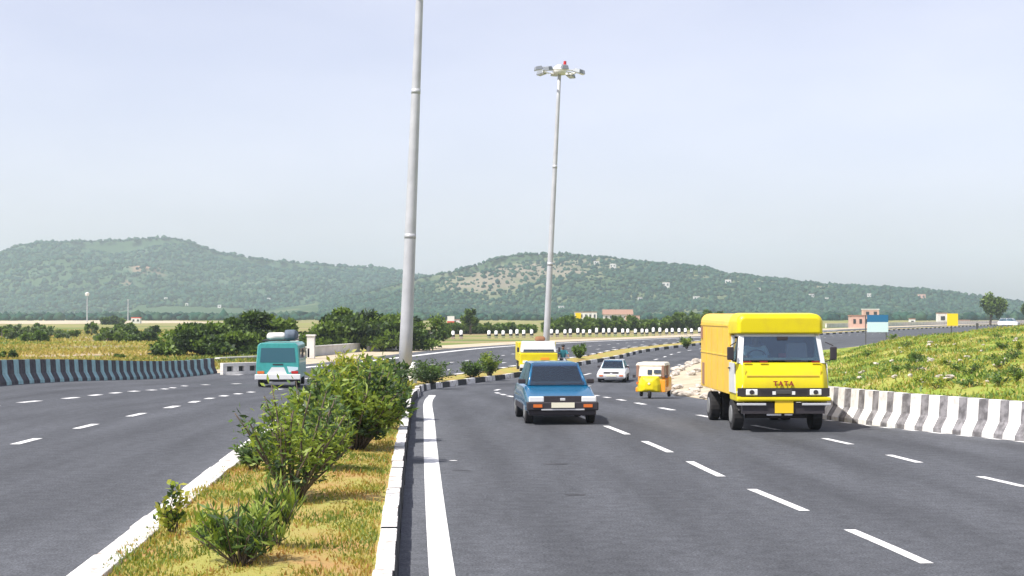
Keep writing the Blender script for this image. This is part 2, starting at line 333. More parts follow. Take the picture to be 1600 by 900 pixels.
def seam(f,y0,y1,w):
    mb=MB(); Y=np.arange(y0,y1,.5); c=f(Y)+.03*np.sin(Y*1.7)+.02*np.sin(Y*4.1); ww=w*(.6+.4*np.sin(Y*2.3)**2); vs=[]
    for k in range(len(Y)): vs += [(c[k]-ww[k]/2,Y[k],float(T(c[k],Y[k]))+.003),(c[k]+ww[k]/2,Y[k],float(T(c[k],Y[k]))+.003)]
    mb.add(vs,[(2*k,2*k+1,2*k+3,2*k+2) for k in range(len(Y)-1)]); tag(mb.build('tar_seam',M['tar'],fix=False),kind='structure')
for px,py,w_,l_ in ((868,725,.5,.25),(900,773,.35,.2),(940,615,.7,.9),(720,735,.35,.12)):  # irregular thin dark patches on the asphalt
    g=G(px,py); mb=MB(); a=[]
    for k in range(12):
        t=2*math.pi*k/12; rr=random.uniform(.7,1.15); x=g.x+math.cos(t)*w_*.5*rr; y=g.y+math.sin(t)*l_*.5*rr; a.append((x,y,float(T(x,y))+.0035))
    mb.add(a,[tuple(range(12))]); tag(mb.build('tar_patch',M['tar'],fix=False),kind='structure')
# bits of chipped paint by the edge line and dark patches
mb=MB()
for (px,py,w,l) in ((708,720,.16,.14),):
    g=G(px,py); a=[]
    for k in range(9):
        t=2*math.pi*k/9; rr=random.uniform(.7,1.15); x=g.x+math.cos(t)*w*.5*rr; y=g.y+math.sin(t)*l*.5*rr; a.append((x,y,float(T(x,y))+.006))
    mb.add(a,[tuple(range(9))])
tag(mb.build('paint_fleck',M['line_white'],fix=False),kind='structure')

def blades(name, P, h, w, mi, mats, label, lean=.45):
    n=len(P); D=np.stack([rng.normal(size=n)*lean,rng.normal(size=n)*lean,np.ones(n)],1)
    V=leafquads(P,D,h,w); o=quads(name,V,mi,mats); return tag(o,label,'grass',kind='stuff')
def patch(name,x0,x1,y0,y1,mat,seed,dz=-.05):
    q=random.Random(seed); n=60; X=np.zeros((9,n)); Yp=np.zeros((9,n)); w0=[q.uniform(0,6) for _ in range(4)]
    for j in range(n):
        t=j/(n-1); x=x0+(x1-x0)*t; ww=(y1-y0)*.5*(1-abs(2*t-1)**6)*(.75+.2*math.sin(t*17+w0[0])+.12*math.sin(t*43+w0[1])); c=(y0+y1)/2+(y1-y0)*.12*math.sin(t*9+w0[2])
        for i in range(9): X[i,j]=x; Yp[i,j]=c+ww*(i/4-1)
    tag(sheet(name,X,Yp,T(X,Yp)+dz,mat),kind='structure')
M['pink_soil']=nmat('pink_soil',(.42,.30,.22),1,spec=.1,col2=(.27,.25,.11),vscale=.25,ramp=(.42,.62)); M['lime_field']=nmat('lime_field',(.30,.33,.07),1,spec=.1,col2=(.20,.25,.06),vscale=.12,ramp=(.4,.65))
patch('bare_soil',-130,-22,128,156,M['pink_soil'],1); patch('field_strip',-150,-38,166,204,M['lime_field'],2); patch('dirt_track',-520,-95,520,800,M['sand'],3,-.045)
n=70000; xf=rng.uniform(-60,420,n); yf=96/(1-rng.random(n)*.72); Xf=(xf-800)/F*yf; ok=Xf<edgeL(yf)-2.5; Xf,yf=Xf[ok],yf[ok]; n=len(Xf)
pt=np.sin(Xf*.22+yf*.05)+np.sin(yf*.16-Xf*.07)+rng.normal(size=n)*.7; kp=pt>-.6; Xf,yf,pt=Xf[kp],yf[kp],pt[kp]; n=len(Xf)
blades('field_grass_tufts',np.stack([Xf,yf,T(Xf,yf)-.08],1),rng.uniform(.15,.5,n),rng.uniform(.1,.25,n),np.select([pt>1.2,pt>.3],[0,1],2),[M['grass_green'],M['grass_yellow'],M['straw']],'rough grass tufts over the left field beyond the striped barrier',.7)
# ------------------------------------------------------------------ mound on the right
def mound(X, Y):
    X=np.asarray(X,float); Y=np.asarray(Y,float)
    zc=np.interp(X*95/np.maximum(Y,60)*1.0, [8,16,20,23.7,27.7,31.7,45,80],[-.9,-.75,-.3,.62,1.02,1.5,2.0,2.2])
    base=T(X,Y)
    up=np.clip((Y-28)/(95-28),0,1)**.8
    z=base*(1-up)+zc*up
    dn=sstep(100,150,Y); z=z*(1-dn)+(-1.3)*dn
    d=X-edgeR(Y); e=sstep(.2,5.5,d)
    z=(base-.1)*(1-e)+z*e
    z=z+e*(.07*np.sin(X*1.3+Y*.7)+.05*np.sin(X*.6-Y*1.9)+.04*np.sin(X*3.3+Y*2.3))*(1-dn)
    z=z+.16*sstep(.1,.6,d)
    return z
Y=np.concatenate([np.arange(-10,100,.7),np.arange(100,165,1.5)]); t=np.linspace(0,1,70)**1.4
X=edgeR(Y)[:,None]+.15+t[None,:]*70; YG=np.repeat(Y[:,None],70,1)
tag(sheet('verge_ground',X,YG,mound(X,YG),M['mound']),kind='structure')

# ------------------------------------------------------------------ grass (stuff)
n=90000
Yb=9+ (70-9)*rng.random(n)**1.7; u=rng.random(n); xb=kerbL(Yb)+.22+(MEDW-.44)*u*np.sqrt(1+(kerbR(Yb+.5)-kerbR(Yb-.5))**2)
pat=np.sin(xb*2.3+Yb*1.1)+np.sin(xb*1.1-Yb*2.7)+.8*np.sin(xb*5+Yb*3.7)+rng.normal(size=n)*.7
keep=pat>-1.4
xb,Yb,pat=xb[keep],Yb[keep],pat[keep]; n=len(xb)
zb=T(xb,Yb)+.2+.03*np.sin(xb*3.1+Yb*1.7)*np.sin(Yb*.9+xb)+.03
mi=np.select([pat>.8,pat>-.1,pat>-1.0],[0,1,2],3); mi=np.where(rng.random(n)<.15,rng.integers(0,4,n),mi)
blades('median_grass',np.stack([xb,Yb,zb],1),rng.uniform(.03,.085,n),rng.uniform(.012,.022,n),mi,[M['grass_green'],M['grass_yellow'],M['straw'],M['dry']],'dry yellow green grass covering the raised road median')
n=150000
Ym=26+74*rng.random(n); Xm=edgeR(Ym)+.6+(36*rng.random(n)**1.1)
vis=Xm/Ym<.40; Xm,Ym=Xm[vis],Ym[vis]; n=len(Xm)
pat=np.sin(Xm*.9+Ym*.35)+np.sin(Xm*.37-Ym*.8)+.8*np.sin(Xm*1.9+Ym*1.3)+rng.normal(size=n)*.7
keep=(pat>-1.1)&(pat+rng.random(n)*1.5>-.6)&~((Ym>43)&(Xm-edgeR(Ym)<4.2+rng.normal(size=n)*.5)); Xm,Ym,pat=Xm[keep],Ym[keep],pat[keep]; n=len(Xm)
mi=np.select([pat>1.0,pat>.1,pat>-.7],[0,3,1],2); mi=np.where(rng.random(n)<.3,rng.integers(0,4,n),mi)
blades('verge_grass',np.stack([Xm,Ym,mound(Xm,Ym)-.02],1),rng.uniform(.08,.26,n),rng.uniform(.04,.08,n),mi,[M['leaf_mid'],M['grass_yellow'],M['straw'],M['leaf_light']],'rough green and yellow grass covering the verge mound beyond the right barrier',.7)

# ------------------------------------------------------------------ bushes and trees
def bush(px, py, h, w, label, stems=34, leafL=.11, leafW=.03, mats=('leaf_light','leaf_mid','leaf_dark'), prob=(.35,.4,.25), up=.235, upright=.5, name='bush', dens=55, group=None, pos=None, surf=T):
    g = pos if pos is not None else G(px,py,surf,up)
    root=empty(name,g,0,label,'bush' if name=='bush' else 'plant',group)
    mb=MB(); LP=[];LD=[]
    for s in range(stems):
        a=random.uniform(0,2*math.pi); sp=random.uniform(.1,1)**.7*w/2; hh=h*random.uniform(.55,1.02)*(1-.35*(sp/(w/2))**2)
        x0,y0=math.cos(a)*w*.06,math.sin(a)*w*.06; pts=[]
        for k in range(6):
            q=k/5; r=sp*q**1.1; pts.append(Vector((x0+math.cos(a+q*.3)*r+random.gauss(0,.012), y0+math.sin(a+q*.3)*r+random.gauss(0,.012), hh*q)))
        mb.tube(pts,[.011*h*(1-.7*k/5)+.003 for k in range(6)],5)
        for k in range(int(dens*random.uniform(.7,1.3))):
            q=random.uniform(.18,1)**.75; i=min(int(q*5),4); p=pts[i].lerp(pts[i+1],q*5-i)
            d=Vector((random.gauss(0,1),random.gauss(0,1),random.gauss(upright,.5)))
            LP.append(p+Vector((random.gauss(0,.05),random.gauss(0,.05),random.gauss(0,.03)))*max(w,.6)); LD.append(d)
    mb.build('stem',M['bark'],root,smooth=True)
    P=np.array([tuple(p) for p in LP]); D=np.array([tuple(d) for d in LD]); n=len(P)
    cl=np.sin(P[:,0]*7/w+P[:,2]*5)+np.sin(P[:,1]*6/w+P[:,2]*7+1)+rng.normal(size=n)*.8
    qs=np.quantile(cl,[prob[0],prob[0]+prob[1]]); mi=np.digitize(cl,qs)
    P[:,2]=np.maximum(P[:,2],.03)
    quads('foliage',leafquads(P,D,rng.uniform(.7,1.25,n)*leafL,rng.uniform(.7,1.2,n)*leafW),mi,[M[m] for m in mats],root)
    return root
bush(378,886,.66,.82,'narrow leaved bush nearest the camera on the grassy median',30,.13,.026,upright=1.2,dens=34)
bush(430,860,.80,.42,'upright grassy sapling just behind the nearest median bush',12,.17,.02,upright=2.2,name='plant',dens=34)
bush(272,836,.56,.34,'small broad leaved sapling leaning over the white left kerb of the median',7,.085,.05,name='plant',dens=34,mats=('leaf_yellow','leaf_light','leaf_dark'))
bush(330,858,.36,.36,'low leafy weed between the kerb sapling and the nearest bush',7,.09,.04,name='plant',dens=26,mats=('leaf_light','leaf_mid','leaf_dark'))
def bsh(px,base,top,wpx,label,**k):
    g=G(px,base,T,.235); sc1=F/g.y; return bush(0,0,(base-top)/sc1,wpx/sc1,label,pos=g,**k)
bsh(458,783,594,180,'large open leafy bush in the middle of the near median',stems=34,leafL=.12,leafW=.036,dens=48,mats=('leaf_light','leaf_mid','leaf_dark'),prob=(.42,.35,.23))
bsh(396,735,682,60,'small dark scrubby bush by the left kerb beside the large open bush',stems=20,leafL=.09,leafW=.03,mats=('leaf_mid','leaf_dark','leaf_dark'),dens=40)
bsh(440,728,628,70,'pale leaved bush by the left kerb in front of the minibus',stems=20,leafL=.14,leafW=.05,dens=45,mats=('leaf_light','leaf_light','leaf_mid'))
bsh(470,705,588,95,'leafy bush whose top covers the lower right corner of the minibus',stems=28,leafL=.15,leafW=.055,dens=50,mats=('leaf_light','leaf_mid','leaf_mid'))
bsh(505,738,612,110,'leafy bush rising between the large open bush and the wide dark bush',stems=26,leafL=.13,leafW=.045,dens=50)
bsh(556,702,560,150,'wide dense bush with dark underside halfway to the lamp mast',stems=60,leafL=.15,leafW=.05,dens=70,prob=(.35,.35,.3))
bsh(600,672,566,80,'dense rounded bush just before the lamp mast base',stems=44,leafL=.16,leafW=.06,dens=60,prob=(.35,.35,.3))
bsh(556,655,547,120,'tall yellowish topped bush behind the wide dense bush on the median',stems=44,leafL=.18,leafW=.07,dens=60,mats=('leaf_yellow','leaf_light','leaf_mid'))
bsh(522,650,556,70,'bush with pale leaf tips beside the back of the teal minibus',stems=30,leafL=.18,leafW=.07,dens=60,mats=('leaf_light','leaf_light','leaf_mid'))
bsh(592,642,552,90,'yellow green bush crowding the foot of the lamp mast',stems=40,leafL=.19,leafW=.07,dens=60,mats=('leaf_yellow','leaf_mid','leaf_dark'))
bush(672,600,1.15,2.2,'low dark bush just right of the near lamp mast',34,.17,.06,dens=60,mats=('leaf_mid','leaf_dark','leaf_dark'))
bush(738,590,.95,1.4,'low dark bush on the median where it bends right',24,.17,.07,dens=55,mats=('leaf_mid','leaf_dark','leaf_dark'))
bush(765,588,1.35,1.3,'rounded bush on the median bend left of the yellow lorry',26,.18,.07,dens=60,mats=('leaf_light','leaf_mid','leaf_dark'))
bush(905,561,1.2,1.2,'small round bush on the median right of the teal shirted rider',20,.2,.09,dens=60,mats=('leaf_mid','leaf_mid','leaf_dark'))
bush(1073,545,1.3,1.2,'far small bush on the median left of the yellow van',16,.2,.1,dens=50,mats=('leaf_light','leaf_mid','leaf_dark'))

def tree(pos, h, w, label, crown_lo=.35, leaf=.4, n=5000, clumps=26, flat=.35, trunk_r=.2, name='tree', mats=('tree_light','tree_mid','tree_dark'), group=None, d=None, lean=0, hide_trunk=False):
    d = d or w*.7; root=empty(name,pos,random.uniform(0,.4),label,'tree' if name=='tree' else 'bush',group); mb=MB()
    lo=h*crown_lo; cen=[]
    for k in range(clumps):
        a=random.uniform(0,2*math.pi); r=random.random()**.5; x=math.cos(a)*r*w*.42; y=math.sin(a)*r*d*.42
        top=h*(1-.55*r**2.2*flat*2); z=random.uniform(lo+ (top-lo)*.25, top-h*.06); cen.append((x+lean*z,y,z))
    mb.tube([(0,0,-.2),(lean*lo*.4,0,lo*.5),(lean*lo,0.02,lo),(lean*h*.6,0,h*.62)],[trunk_r*1.25,trunk_r,trunk_r*.85,trunk_r*.35],8)
    for c in cen[::2]:
        s=Vector((lean*lo,0,lo*random.uniform(.75,1.1))); e=Vector(c); mid=s.lerp(e,.5)+Vector((0,0,h*.05))
        mb.tube([s,mid,e],[trunk_r*.45,trunk_r*.25,trunk_r*.08],5)
    mb.build('trunk',M['bark'],root,smooth=True)
    cen=np.array(cen); k=rng.integers(0,clumps,n); cr=rng.uniform(.6,1.25,clumps)
    rr=rng.random(n)**.45; v=unit(rng.normal(size=(n,3)))*rr[:,None]*cr[k][:,None]*np.array([w*.17,d*.17,h*.17*(.5+ (1-flat))])
    P=cen[k]+v; P[:,2]=np.maximum(P[:,2],.05)
    cm=rng.choice(3,clumps,p=[.35,.4,.25]); mi=np.where(rng.random(n)<.25,rng.integers(0,3,n),cm[k])
    quads('crown',leafquads(P-.5*leaf*unit(v),rng.normal(size=(n,3)),rng.uniform(.6,1.3,n)*leaf,rng.uniform(.5,1,n)*leaf*.8),mi,[M[m] for m in mats],root)
    return root
# spreading trees at the far side of the left carriageway
def tr(px,base,top,wpx,label,**k):
    k['n']=int(k.get('n',4000)*1.3); top-=4 if wpx>80 else 0
    g=G(px,base); s=F/g.y; return tree(g,(base-top)/s,wpx/s,label,**k)
tr(320,558,496,165,'broad dark spreading tree at the left end behind the striped barrier',clumps=34,n=11000,flat=.68,crown_lo=.06,leaf=.42)
tr(395,556,485,165,'tallest flat topped tree behind the teal minibus',clumps=36,n=12000,flat=.68,crown_lo=.06,leaf=.42)
tr(452,548,500,60,'small dark tree between the two spreading trees',clumps=16,n=4000,crown_lo=.1,leaf=.3)
tr(545,549,484,165,'spreading green tree left of the near lamp mast',clumps=36,n=11000,flat=.68,crown_lo=.06,leaf=.5)
tr(600,548,480,150,'spreading tree directly behind the near lamp mast',clumps=34,n=11000,flat=.68,crown_lo=.06,leaf=.5)
tr(662,545,491,90,'lower green tree just right of the near lamp mast',clumps=20,n=6000,crown_lo=.1,leaf=.36)
tr(735,522,484,28,'slender pale tree rising above the roadside hedge right of the red sign',clumps=12,n=1500,flat=.1,leaf=.55,crown_lo=.3)
# row behind the white posts
for i,(px,top) in enumerate([(700,508),(722,506),(748,508),(772,511),(798,509),(822,511),(872,500),(890,497),(912,498),(934,500),(957,500),(980,499),(1003,500),(1025,500),(1048,496),(1070,492),(1092,489),(1112,487),(712,512),(735,511),(760,512),(785,511),(810,512),(860,505),(881,504),(901,503),(968,505),(1015,505),(1060,500)]):
    b=521.5-(px-700)*.010; g=G(px,b); s=F/g.y
    tree(g,(b-top+random.uniform(-1,2.5))*1.08/s,random.uniform(34,44)/s,'low dense green tree in the row behind the white roadside posts',name='tree',clumps=16,n=2600,flat=.1,leaf=.7,crown_lo=-.1,trunk_r=.12,group='low trees behind the white roadside posts',mats=('leaf_mid','tree_light','tree_mid'))
# field bushes on the left
rr_=random.Random(5)
for i in range(44):
    px=rr_.choice([rr_.uniform(-10,110),rr_.uniform(45,75),rr_.uniform(120,250),rr_.uniform(165,240)]); b=rr_.uniform(522,535); hh=rr_.uniform(7,20); w=rr_.uniform(16,44)
    g=G(px,b); s=F/g.y
    tree(g,hh/s,w/s,'grey green bush in the field row beyond the striped barrier',name='bush',clumps=12,n=1200,flat=.1,leaf=.42,crown_lo=-.1,trunk_r=.1,group='bushes across the left field',mats=rr_.choice([('leaf_mid','tree_mid','tree_dark'),('field_leaf','leaf_mid','field_leaf'),('field_leaf','tree_light','tree_mid')]))
tr(172,507,497,44,'long dark hedge like tree on the far field edge left of the slim mast',clumps=14,n=1500,leaf=1.2,crown_lo=.02)
tr(8,562,545,36,'dark green bush peeking over the left end of the striped barrier',name='bush',clumps=12,n=2500,leaf=.18,crown_lo=.02,trunk_r=.06)
tr(192,561,551,30,'small green bush just behind the middle of the striped barrier',name='bush',clumps=9,n=1500,leaf=.18,crown_lo=.02,trunk_r=.05)
tr(1547,509,463,46,'round crowned tree standing against the sky right of the yellow sign',clumps=20,n=3500,flat=.1,leaf=.9,crown_lo=.28,trunk_r=.35,lean=.12)
tr(1608,506,474,30,'tree crown cut off by the right edge of the photo',clumps=14,n=1800,flat=.1,leaf=.9,crown_lo=.3,trunk_r=.3)
# small clumps on the mound
for i in range(34):
    px=random.uniform(1330,1640); py=random.uniform(528,612)
    g=G(px,py,mound)
    if g.x-float(edgeR(g.y))<1.5 or g.y>120: continue
    bush(0,0,random.uniform(.25,.5),random.uniform(.4,1.1),'low leafy weed clump on the grassy mound beyond the right barrier',9,.09,.05,dens=30,pos=g,name='plant',group='weed clumps on the mound',mats=random.choice([('leaf_light','leaf_mid','leaf_dark'),('leaf_mid','leaf_mid','leaf_dark'),('leaf_yellow','leaf_light','leaf_mid')]))

# ------------------------------------------------------------------ rocks
def rockmesh(seed):
    r=random.Random(seed); bm=bmesh.new(); bmesh.ops.create_icosphere(bm,subdivisions=2,radius=.5)
    ax=[Vector((r.gauss(0,1),r.gauss(0,1),r.gauss(0,1))).normalized() for _ in range(7)]; cut=[r.uniform(.26,.42) for _ in ax]
    for v in bm.verts:
        for a,c in zip(ax,cut):
            d=v.co.dot(a)
            if d>c: v.co -= a*(d-c)
        v.co.z*=.75
    
    for v in bm.verts: v.co*=1+r.uniform(-.1,.1)
    me=bpy.data.meshes.new('stone'); bm.to_mesh(me); bm.free(); me.materials.append(M['rock']); return me
RM=[rockmesh(i) for i in range(6)]
def rock(g,s,label,group):
    o=bpy.data.objects.new('stone',random.choice(RM)); C.objects.link(o); o.location=g+Vector((0,0,s*.2)); o.scale=(s*random.uniform(.8,1.5),s*random.uniform(.7,1.2),s*random.uniform(.6,1)); o.rotation_euler=(0,0,random.uniform(0,6))
    tag(o,label,'stone',group)
Yr=np.arange(42,122,.8); tt=np.linspace(0,1,9); Xr=edgeR(Yr)[:,None]+.05+tt[None]*4.6; Yq=np.repeat(Yr[:,None],9,1)
tag(sheet('rubble_ground',Xr,Yq,np.maximum(mound(Xr,Yq),T(Xr,Yq)-.03)+.03+.05*np.sin(Xr*2.9+Yq*1.3)*np.sin(tt*3.14)[None],M['sand']),kind='structure')
k=0
while k<170:
    Y=random.uniform(43,114); q=random.random(); X=float(edgeR(Y))+(random.uniform(-.15,.4) if q<.4 else (random.uniform(.2,4.4) if q<.75 else 4.3+random.gauss(0,.3)))
    g=Vector((X,Y,max(float(mound(X,Y)),float(T(X,Y))-.02)+.02)); rock(g,random.uniform(.12,.5)*(.6+Y/130),'pale broken stone in the rubble heap left of the yellow van','pale rubble stones along the right road edge'); k+=1
for i in range(46):
    px=random.uniform(1305,1600); py=random.uniform(530,600); g=G(px,py,mound)
    if g.x-float(edgeR(g.y))<1 or g.y>125: continue
    rock(g,random.uniform(.1,.3),'pale stone lying in the grass of the right mound','stones scattered on the grassy mound')
g=G(590,676,T,.23)
mb=MB(); mb.box((0,0,.03),(.46,.34,.05)); o=mb.build('stone_slab',M['concrete'],bevel=.01); o.location=g; tag(o,'flat pale concrete slab lying in the median grass','slab')

# ------------------------------------------------------------------ barriers
PROF=[(.29,0),(.28,.09),(.13,.34),(.095,.80),(-.095,.80),(-.13,.34),(-.28,.09),(-.29,0)]
def barrier(f, y0, y1, seglen, per, hs, mats, label, group, x_off, wf=1):
    Y=y0; ff=off(f,x_off)
    while Y<y1:
        s=float(ff(Y+.5)-ff(Y-.5)); dy=seglen/math.sqrt(1+s*s)
        a=Vector((float(ff(Y)),Y,0)); a.z=float(T(a.x,a.y)); Y2=Y+dy; b=Vector((float(ff(Y2)),Y2,0)); b.z=float(T(b.x,b.y))
        u=(b-a); L=u.length; e=u.normalized(); nrm=Vector((e.y,-e.x,0)).normalized()
        mb=MB(); nst=int(round(seglen/per*2)); g=.012
        for k in range(nst):
            t0=g+(L-2*g)*(k+(.14*wf if k%2 else 0))/nst; t1=g+(L-2*g)*(k+1+(0 if k%2 else .14*wf))/nst; vs=[]
            for t in (t0,t1):
                vs += [tuple(e*t+nrm*p[0]+Vector((0,0,p[1]*hs-(.03 if p[1]==0 else 0)))) for p in PROF]
            n=8; fs=[(i,i+1,i+1+n,i+n) for i in range(n-1)]
            if k==0: fs.append(tuple(range(n)))
            if k==nst-1: fs.append(tuple(range(2*n-1,n-1,-1)))
            mb.add(vs,fs,k%2)
        o=mb.build('crash_barrier',mats); o.location=a; tag(o,label,'barrier',group); Y=Y2
barrier(edgeR,14,40,2.4,.6,.94,[M['barrier_white'],M['barrier_grey']],'concrete crash barrier segment with white and grey stripes on the right road edge','striped crash barriers on the right',.35)
barrier(lambda Y:edgeL_n(Y),26,91,2.8,1.4,1.12,[M['barrier_teal'],M['barrier_black']],'dark concrete crash barrier segment with pale stripes along the left carriageway','striped crash barriers on the left',-.35,-1)

# parapets and low walls in the middle distance
def wall(p0,p1,h,th,label,name='low_wall',mat='wall_white',holes=0):
    a=Vector(p0); b=Vector(p1); u=b-a; L=u.length; ang=math.atan2(u.y,u.x); root=empty(name,a,ang,label,'wall')
    mb=MB()
    if holes:
        mb.box((L/2,0,h-.1),(L,th,.2)); mb.box((L/2,0,.1),(L,th,.2)); 
        for k in range(holes+1): mb.box((.15+(L-.3)*k/holes,0,h/2),(.3 if k in (0,holes) else .4,th-.006,h-.4))
        m2=MB(); m2.box((L/2,th*.2,h/2),(L-.1,.04,h-.3)); m2.build('infill_panel',M['window_dark'],root)
    else:
        mb.box((L/2,0,h/2-.1),(L,th,h+.2)); m2=MB(); m2.box((L/2,0,h+.05),(L+.1,th+.12,.1)); m2.build('coping',M['wall_white'],root)
    mb.build('wall',M[mat],root,bevel=.02); return root
a=G(346,586); b=G(404,584); wall(a,b,.7,.3,'white parapet with dark openings where the striped barrier ends','parapet',holes=3)
a=G(340,566); b=G(400,563); wall(a,b,.25,.3,'low sandy wall behind the white parapet left of the minibus',mat='sand')
a=G(480,556); b=G(560,549); wall(a,b,.7,.3,'low white wall under the spreading trees left of the lamp mast')
a=G(575,549); b=G(624,546); wall(a,b,.8,.3,'short white wall section touching the near lamp mast in view')
a=G(1345,514); b=G(1640,503); wall(a+Vector((0,40,0)),b,.9,.4,'long pale wall along the far road on the right')
# gate pillars near minibus
for px,lab in ((486,'white square pillar just right of the minibus roof load'),(460,'thin white marker pillar hidden partly by the minibus')):
    g=G(px,560); mb=MB(); mb.box((0,0,.9),(.6,.6,1.8)); mb.box((0,0,1.85),(.75,.75,.12)); o=mb.build('pillar',M['wall_white'],bevel=.02); o.location=g; tag(o,lab,'pillar')

# white roadside posts
pm=MB(); pm.tube([(0,0,-.1),(0,0,1.0)],[.17,.15],8); pm.tube([(0,0,1.0),(0,0,1.08)],[.15,.08],8)
pc=MB(); pc.tube([(0,0,.25),(0,0,.5)],[.19,.185],8)
first=None
for px in list(range(676,722,11))+list(range(764,836,11))+list(range(862,1100,10)):
    b=529-(px-700)*.016 if px<836 else 526.5-(px-836)*.013
    g=G(px+random.uniform(-1.5,1.5),b)
    if first is None:
        r=empty('roadside_post',g,0,'white painted post in the line along the far road edge','post','white posts along the far road edge')
        p=pm.build('post',M['white_paint'],r,smooth=True); q=pc.build('band',M['kerb_black'],r); first=(r,p,q)
    else:
        r=first[0].copy(); C.objects.link(r); r.location=g
        for c in first[1:]: d=c.copy(); C.objects.link(d); d.parent=r
    r.scale=(1.5,1.5,random.uniform(1.0,1.25))

# ------------------------------------------------------------------ high masts
def mast(g, H, r0, r1, lean, label, spin=0):
    root=empty('mast_lamp',g,0,label,'street lamp'); root.rotation_euler=(0,lean,0)
    mb=MB(); mb.tube([(0,0,-.3)]+[(0,0,H*k/8) for k in range(1,9)],[r0+(r1-r0)*k/8 for k in range(9)],20); mb.build('pole',M['galv'],root,smooth=True)
    mb=MB(); mb.tube([(0,0,-.1),(0,0,.06)],r0*1.7,12)
    for k in range(8): a=k*math.pi/4; mb.tube([(math.cos(a)*r0*1.45,math.sin(a)*r0*1.45,.05),(math.cos(a)*r0*1.45,math.sin(a)*r0*1.45,.14)],.025,6)
    mb.build('base_flange',M['galv'],root)
    for q in (.33,.66): 
        mb=MB(); rr=r0+(r1-r0)*q; mb.tube([(0,0,H*q-.12),(0,0,H*q+.12)],rr+.007,20); mb.build('joint_collar',M['galv'],root,smooth=True)
    mb=MB(); N=24; ring=[(math.cos(2*math.pi*k/N)*1.15,math.sin(2*math.pi*k/N)*1.15,H-.35) for k in range(N+1)]; mb.tube(ring,.06,6,cap=False)
    for k in range(4): a=k*math.pi/2+.4; mb.tube([(math.cos(a)*r1,math.sin(a)*r1,H-.25),(math.cos(a)*1.15,math.sin(a)*1.15,H-.35)],.05,6)
    mb.build('lamp_ring',M['white_paint'],root)
    mb=MB(); mb.tube([(0,0,H-.55),(0,0,H-.1),(0,0,H+.12)],[.42,.48,.2],12); mb.build('head_cap',M['white_paint'],root,smooth=True)
    mb=MB(); mb.tube([(.35,0,H+.1),(.35,0,H+.42)],[.12,.10],8); mb.build('warning_light',M['red_lens'],root)
    for k in range(8):
        a=k*math.pi/4+spin; rr=1.55; dz=(-.35 if k%2 else -.22)
        m2=MB(); m2.box((0,0,0),(.62,.52,.26),top=(.7,.7)); o=m2.build('floodlight',M['fixture'],root,bevel=.02); o.location=(math.cos(a)*rr,math.sin(a)*rr,H+dz); o.rotation_euler=(0,R(14),a)
        m3=MB(); m3.box((0,0,-.145),(.52,.44,.03)); m3.build('lens',M['lens'],o)
        m4=MB(); m4.box((-.38,0,0),(.22,.08,.06)); m4.build('bracket',M['galv'],o)
    return root
g1=at(632,592,75); g1.z=float(T(g1.x,g1.y))+.25; mast(g1,21.5,.335,.16,R(2.2),'thick grey lamp mast nearest the camera rising out of the median bushes')
g2=at(852,568,109); g2.z=float(T(g2.x,g2.y))+.2; mast(g2,(568-106)/F*109,.24,.12,R(2.85),'farther slim lamp mast with its ring of floodlights against the sky',.2)
g=at(643,600,72); g.z=float(T(g.x,g.y))+.22
r=empty('control_box',g,R(-20),'white control box standing at the foot of the near lamp mast','cabinet')
mb=MB(); mb.box((0,0,.4),(.42,.35,.8)); mb.build('cabinet',M['white_paint'],r,bevel=.02)
mb=MB(); mb.box((.12,0,.9),(.2,.3,.22),top=(.8,.8)); mb.build('top_housing',M['white_paint'],r,bevel=.02)
mb=MB(); mb.box((0,-.182,.4),(.34,.012,.66)); mb.build('door',M['wall_white'],r)

# ------------------------------------------------------------------ vehicles
def wheel(parent, x, y, r, w, name='wheel'):
    mb=MB(); mb.tube([(-w/2,0,0),(-w/2+.02,0,0),(w/2-.02,0,0),(w/2,0,0)],[r*.93,r,r,r*.93],22); o=mb.build(name,M['rubber'],parent,smooth=False,bevel=.01); o.location=(x,y,r)
    s=1 if x>0 else -1
    m2=MB(); m2.tube([(s*(w/2+.002),0,0),(s*(w/2+.02),0,0)],[r*.58,r*.5],16); m2.build('rim',M['steel_rim'],o); return o
def quadpanel(mb, pts, outward, th=.012, mi=0):       # thin slab lying on 4+ points, pushed outward
    o=Vector(outward).normalized(); n=len(pts); vs=[Vector(p)-o*.004 for p in pts]+[Vector(p)+o*th for p in pts]
    mb.add(vs,[tuple(range(n)),tuple(range(2*n-1,n-1,-1))]+[(i,(i+1)%n,(i+1)%n+n,i+n) for i in range(n)],mi)

